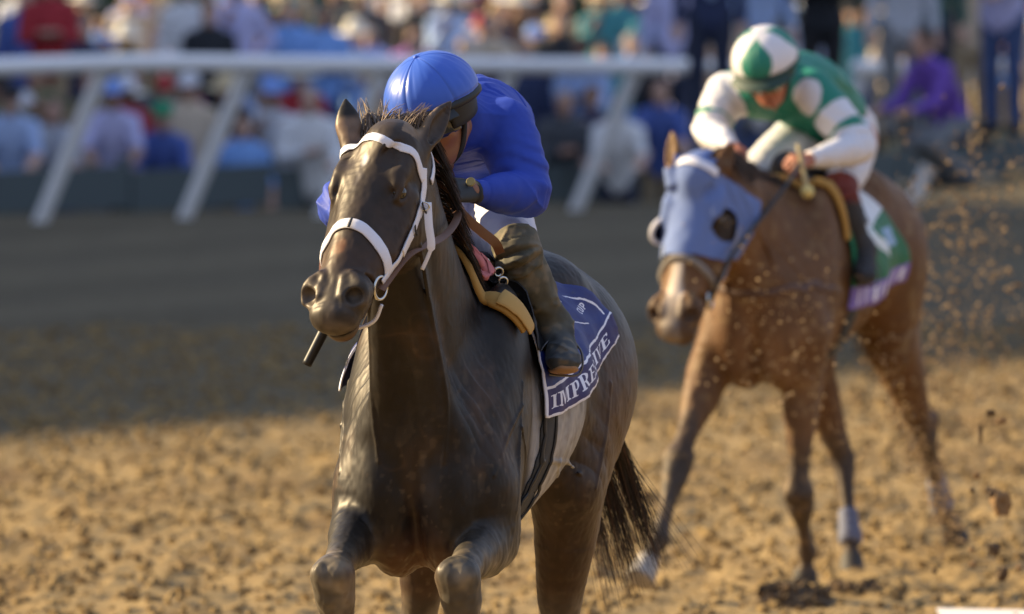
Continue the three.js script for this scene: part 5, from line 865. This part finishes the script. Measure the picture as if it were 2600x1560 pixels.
const HEADS = { 'dark hair': ['hair', [0.02, 0.014, 0.010]], 'grey hair': ['hair', [0.32, 0.31, 0.30]], 'blond hair': ['hair', [0.42, 0.29, 0.13]], 'brown hair': ['hair', [0.08, 0.045, 0.025]], 'white cap': ['cap', [0.66, 0.66, 0.70]], 'blue cap': ['cap', [0.22, 0.36, 0.74]], 'black cap': ['cap', [0.015, 0.015, 0.02]], 'red cap': ['cap', [0.42, 0.02, 0.03]], 'green cap': ['cap', [0.02, 0.26, 0.12]], 'straw hat': ['brim', [0.62, 0.50, 0.30]], 'pale sun hat': ['brim', [0.74, 0.70, 0.60]], 'magenta cap': ['cap', [0.36, 0.03, 0.13]] };
const LEGS = [['blue jeans', [0.05, 0.085, 0.20]], ['khaki trousers', [0.34, 0.26, 0.16]], ['black trousers', [0.02, 0.02, 0.025]], ['grey trousers', [0.20, 0.21, 0.22]], ['navy trousers', [0.02, 0.028, 0.06]]];
const SKINS = [[0.55, 0.34, 0.25], [0.48, 0.28, 0.20], [0.34, 0.19, 0.12], [0.16, 0.085, 0.055]];
const matPool = new Map(); const matOf = (c, r = 0.85) => { const k = c.join() + r; if (!matPool.has(k)) matPool.set(k, std(c, r)); return matPool.get(k); };
function spectator(o) {
  const P = POSES[o.pose], sc = (o.h ?? 1.72) / PERSON_H, g = thing('person', o.label, 'person', [o.x, o.y, o.z], o.turn ?? 0, o.group), [hk, hc] = HEADS[o.head];
  g.scale.setScalar(sc);
  const nm = ['body', o.coat ? 'coat' : 'shirt', 'trousers', 'shoes', 'hair'], col = [SKINS[o.skin ?? 0], TOPS[o.top], LEGS[o.legs ?? 0][1], [0.03, 0.025, 0.02], hk === 'hair' ? hc : [0.05, 0.03, 0.02]];
  for (const [t, geo] of P.geo) part(nm[t], geo, matOf(col[t], t === 0 ? 0.6 : 0.85), g);
  if (hk !== 'hair') { const c = part(hk === 'cap' ? 'cap' : 'hat', hatGeo[hk], matOf(hc), g); c.position.set(P.head[0], P.head[1] + 0.045, P.head[2] - 0.01); c.rotation.x = 0.1; }
  if (o.front) { const f = part('shirt_front', new THREE.SphereGeometry(1, 16, 12), matOf([0.40, 0.55, 0.80]), g); f.scale.set(0.055, 0.17, 0.035); f.position.set(0, 1.24, 0.115); }
  return g;
}
const FX = 22500, pixY = (py, z) => 2.7 - (py + 300) * -z / FX, pixX = (px, z) => (px - 1236.5) * -z / FX;
const taken = [], usedLook = new Set();
const place = (px, py, z, top, head, pose, o = {}) => { const h = o.h ?? 1.72, P = POSES[pose], topY = (P.head[1] + 0.12) * h / PERSON_H; taken.push([pixX(px, z), z]); usedLook.add(top + head);
  spectator({ x: pixX(px, z), y: pixY(py, z) - topY, z, top, head, pose, h, turn: 0.05, ...o, group: o.group ?? 'spectators behind the running rail' }); };
// the people who can be made out
[[60, -40, -84, 'royal blue', 'brown hair', 0, 'left edge of the crowd above the rail'], [118, -70, -82, 'dark red', 'dark hair', 1, 'in the red jacket at far left'], [205, 40, -83, 'navy blue', 'dark hair', 0, 'above the rail right of the red jacket'], [270, 195, -78.2, 'lavender', 'blue cap', 4, 'under the rail between the first two posts'], [390, 248, -78.6, 'royal blue', 'green cap', 4, 'under the rail beside the second post'], [468, 235, -80.5, 'dark grey', 'magenta cap', 1, 'behind the second slanted post'], [585, 270, -79.0, 'sky blue', 'dark hair', 6, 'right of the second slanted post'],
  [655, 195, -80.0, 'light grey', 'blue cap', 2, 'left of the dark bay\'s ear'], [745, 205, -79.6, 'white', 'grey hair', 7, 'just left of the blue cap of the jockey'], [25, 205, -78.0, 'pale blue', 'black cap', 4, 'below the rail at the left edge'], [130, 235, -78.8, 'light grey', 'brown hair', 4, 'behind the first slanted post'], [450, -55, -85, 'white', 'grey hair', 3, 'above the rail in white'], [505, 0, -83, 'black', 'dark hair', 0, 'above the rail in black'], [575, -60, -84.5, 'lavender', 'blond hair', 5, 'above the rail over the second post'], [700, 0, -86, 'sky blue', 'blond hair', 0, 'above the rail'], [780, 10, -85, 'sky blue', 'brown hair', 1, 'above the rail left of the jockey'], [875, -40, -92, 'dark grey', 'straw hat', 0, 'in the straw hat above the jockey'],
  [1000, 55, -88, 'mauve', 'dark hair', 5, 'above the rail over the jockey\'s cap'], [1253, -22, -92, 'brown', 'pale sun hat', 0, 'with a sunlit pale hat above the rail'], [1455, -32, -91, 'teal', 'straw hat', 5, 'with a straw hat above the rail'], [1585, -20, -89, 'teal', 'pale sun hat', 1, 'with a pale hat above the rail end'], [1180, 30, -87, 'beige', 'brown hair', 1, 'above the rail right of the jockey'], [1350, 25, -88, 'black', 'brown hair', 1, 'above the middle of the rail'], [1430, 205, -84.5, 'navy blue', 'brown hair', 2, 'below the rail right of the jockey'], [1490, 225, -83.8, 'white', 'dark hair', 4, 'in white behind the right slanted post'], [1360, 215, -84, 'dark grey', 'grey hair', 7, 'below the rail behind the jockey\'s shoulder'], [1590, 190, -85, 'royal blue', 'brown hair', 4, 'below the end of the rail'], [330, 160, -81.5, 'dark grey', 'grey hair', 7, 'in grey between the slanted posts'], [215, 170, -82, 'olive', 'brown hair', 2, 'behind the blue cap'], [545, 185, -82, 'black', 'straw hat', 1, 'under the rail by the second post'],
].forEach(([px, py, z, top, head, pose, where], i) => place(px, py, z, top, head, pose, { skin: i % 4 === 3 ? 2 : i % 3 === 1 ? 1 : 0, legs: i % 5, h: 1.66 + 0.12 * hash3(i, 2, 5), label: `spectator in ${top} with ${head}, ${where}` }));
// people on the near side at the right
[[1715, -215, -75.5, 'navy blue', 'dark hair', 0, { coat: true, front: true, legs: 4, label: 'man in a navy suit standing left of the green and white cap', h: 1.80 }], [1622, -110, -85.5, 'lavender', 'grey hair', 0, { legs: 4, label: 'person in a lavender shirt beside the end of the rail', h: 1.72 }], [1835, -190, -77.5, 'pale blue', 'brown hair', 0, { legs: 3, label: 'person in pale blue standing right behind the green and white cap', h: 1.76 }], [1985, -200, -76.5, 'black', 'grey hair', 1, { coat: true, legs: 2, label: 'person in a black jacket behind the green jockey\'s shoulder', h: 1.78 }], [2180, -190, -74.5, 'light grey', 'grey hair', 0, { legs: 3, label: 'person in light grey with arms hanging, right of the jockeys', h: 1.74 }], [2245, -210, -75.5, 'dark green', 'dark hair', 0, { coat: true, legs: 4, label: 'person in a long dark green coat at the right', h: 1.8 }], [2345, -150, -77, 'beige', 'straw hat', 5, { legs: 1, label: 'person in beige with a straw hat, above the purple jacket', h: 1.72 }], [2305, 65, -73.0, 'purple', 'dark hair', 8, { coat: true, legs: 3, label: 'person in a purple jacket crouching beside the track', h: 1.74, turn: -0.9, skin: 1 }], [2425, -225, -73.6, 'lavender', 'black cap', 7, { legs: 0, label: 'person in a lavender shirt and blue jeans at the right edge', h: 1.80, turn: -0.5 }], [1920, 120, -81, 'pale blue', 'white cap', 2, { label: 'spectator in pale blue with white cap, hidden by the jockey', legs: 3 }]].forEach(([px, py, z, top, head, pose, o]) => place(px, py, z, top, head, pose, { group: 'people standing beside the track', ...o }));
{ // the rest of the crowd, each look used once
  const r = rngOf(77), tn = ['beige', 'navy blue', 'pale blue', 'sky blue', 'white', 'light grey', 'dark grey', 'black', 'beige', 'olive', 'lavender', 'teal', 'brown', 'white', 'pale blue', 'dark red', 'light grey', 'tan'], hn = ['dark hair', 'grey hair', 'blond hair', 'brown hair', 'white cap', 'blue cap', 'black cap', 'red cap', 'straw hat', 'pale sun hat']; let n = 0;
  const cand = []; for (let i = 0; i < 4000; i++) { const z = -76.5 - 25 * r(), x = (r() * 2 - 1) * (-z * 0.0545 + 0.5); cand.push([x, z]); }
  for (const [x, z] of cand) {
    const [, rr] = railCoord(x, z); if (rr < 1.9 || n > 135) continue; const md = z < -90 ? 0.50 : 0.47; if (taken.some(([a, b]) => Math.hypot(a - x, (b - z) * 0.75) < md)) continue;
    let top, head, tries = 0; do { top = tn[Math.floor(r() * tn.length)]; head = hn[Math.floor(Math.pow(r(), 1.25) * hn.length)]; } while (usedLook.has(top + head) && ++tries < 60); if (usedLook.has(top + head)) continue; usedLook.add(top + head); taken.push([x, z]); n++;
    const px = 1236 + x / -z * FX, col = px < 420 ? 'left end' : px < 900 ? 'left half' : px < 1500 ? 'middle' : 'right half', row = z > -81 ? 'front rows' : z > -89 ? 'middle rows' : 'back rows';
    const y = -0.80 + 0.62 * smooth(-78, -98, z) + 0.02; spectator({ x, y, z, top, head, pose: [0, 1, 2, 3, 5, 6, 7, 0, 1][Math.floor(r() * 9)], h: 1.58 + 0.26 * r(), turn: (r() - 0.5) * 0.8, skin: Math.floor(Math.pow(r(), 1.6) * 4), legs: Math.floor(r() * 5), label: `spectator in ${top} with ${head} in the ${row} at the ${col}`, group: 'spectators behind the running rail' });
  }
}
// ---------------------------------------------------------------- dirt thrown up by the hooves
{
  const r = rngOf(9), base = (sd) => { const g = new THREE.IcosahedronGeometry(1, 2), p = g.attributes.position; for (let i = 0; i < p.count; i++) { const x = p.getX(i), y = p.getY(i), z = p.getZ(i), k = 1 + 0.45 * noise3(x * 1.6 + sd, y * 1.6, z * 1.6) + 0.2 * noise3(x * 4, y * 4 + sd, z * 4); p.setXYZ(i, x * k, y * k, z * k); } g.computeVertexNormals(); return g; };
  const G = [1, 2, 3, 4].map(base), sandMat = std([0.24, 0.14, 0.06], 0.95), dark = std([0.10, 0.062, 0.032], 0.95);
  const at = (px, py, z) => [(px - 1236.5) * -z / 22500, 2.7 - (py + 300) * -z / 22500, z];
  // clods big enough to count
  const where = ['highest', 'upper', 'second', 'long thin', 'third', 'round', 'largest', 'small low', 'low', 'lowest', 'last'];
  [[2395, 998, 12, 7], [2420, 1018, 17, 8], [2370, 1050, 5, 24], [2362, 1150, 8, 9], [2395, 1190, 12, 12], [2420, 1215, 22, 32], [2405, 1330, 14, 16], [2350, 1330, 8, 6], [2425, 1388, 14, 16], [2352, 1365, 9, 7], [2260, 1382, 6, 7], [2465, 1375, 8, 9], [2350, 1185, 7, 6]].forEach(([px, py, w, h], i) => { const z = -31.5 - 0.5 * (i % 3), m = part(numbered('dirt_clod'), G[i % 4], i % 2 ? sandMat : dark, scene); const s = -z / 22500; m.position.set(...at(px, py, z)); m.scale.set(w * s, h * s, Math.min(w, h) * s); m.rotation.y = i; tag(m, ['small flat clod, highest of the flying dirt at the right edge', 'flat clod just below the highest one at the right edge', 'thin upright flake of dirt in the air at the right', 'small clod in the air level with the bandaged fetlock', 'small round clod just above the largest clod', 'largest dark clod flying at the right edge', 'wedge shaped clod under the largest clod', 'tiny clod left of the wedge shaped clod', 'low clod near the bottom right corner', 'tiny low clod left of the bottom right clod', 'lone pebble of dirt right of the hind hoof', 'clod at the very right edge near the bottom', 'tiny clod left of the largest clod'][i], 'clod', 'clods of dirt flying at the right'); });
  // spray that no one could count
  const N = 5200, im = new THREE.InstancedMesh(G[0], std([1, 1, 1], 0.95), N), M = new THREE.Matrix4(), Q = new THREE.Quaternion(), E = new THREE.Euler(), C = new THREE.Color();
  const gs = () => (r() + r() + r() - 1.5) / 1.5;
  for (let k = 0; k < N; k++) {
    const u = r(); let px, py, z, s = 0.002 + 0.0055 * Math.pow(r(), 4);
    if (u < 0.36) { const t = r(); px = 2250 + 120 * t + gs() * 260; py = 960 - 620 * t * t + gs() * 240; z = -36.8 - r() * 1.5; s *= 1.15; }
    else if (u < 0.60) { const t = r(); px = lerp(2120, 2300, t) + gs() * 60; py = lerp(810, 1290, t) + gs() * 90; z = -36.0 - r() * 1.2; s *= 1.2; }
    else if (u < 0.72) { px = 1900 + gs() * 330; py = 850 + gs() * 420; z = -33.6 - r() * 1.2; s *= 0.8; }
    else if (u < 0.88) { px = 1920 + gs() * 105; py = 1448 + gs() * 46; z = -34.7 + gs() * 0.3; s *= 2.6; }
    else { px = 2080 + gs() * 88; py = 1440 + gs() * 38; z = -35.1 + gs() * 0.3; s *= 2.6; }
    E.set(r() * 6, r() * 6, r() * 6); M.compose(V(...at(px, py, z)), Q.setFromEuler(E), V(s, s * (0.7 + 0.5 * r()), s)); im.setMatrixAt(k, M); const d = r(); C.setRGB(...(u > 0.72 ? mix3([0.16, 0.10, 0.05], [0.05, 0.035, 0.02], d) : mix3([0.50, 0.34, 0.17], [0.13, 0.075, 0.035], d))); im.setColorAt(k, C);
  }
  im.name = 'flying_dirt'; im.castShadow = im.receiveShadow = true; scene.add(tag(im, null, null, null, 'stuff'));
  // divots where the second horse lands
  for (const [px, py, z, w, h, lb] of [[1920, 1474, -34.6, 96, 40, 'dark mound of churned dirt under the forefoot of the hooded bay'], [2080, 1450, -35.1, 76, 30, 'smaller churned mound of dirt under the hind foot of the hooded bay']]) { const s = -z / 22500, F = new Field(); F.ell([0, 0, 0], [w * s, h * s, 0.12]); F.dispMax = 0.04; F.disp = (x, y, q) => 0.012 * noise3(x * 22, y * 22, q * 22) + 0.012 * noise3(x * 55, y * 55, q * 55); const m = part(numbered('dirt_mound'), F.mesh(0.008), std([0.105, 0.068, 0.036], 0.95), scene); m.position.set(...at(px, py - h * 0.15, z)); tag(m, lb, 'dirt mound'); }
}
renderer.render(scene, camera);
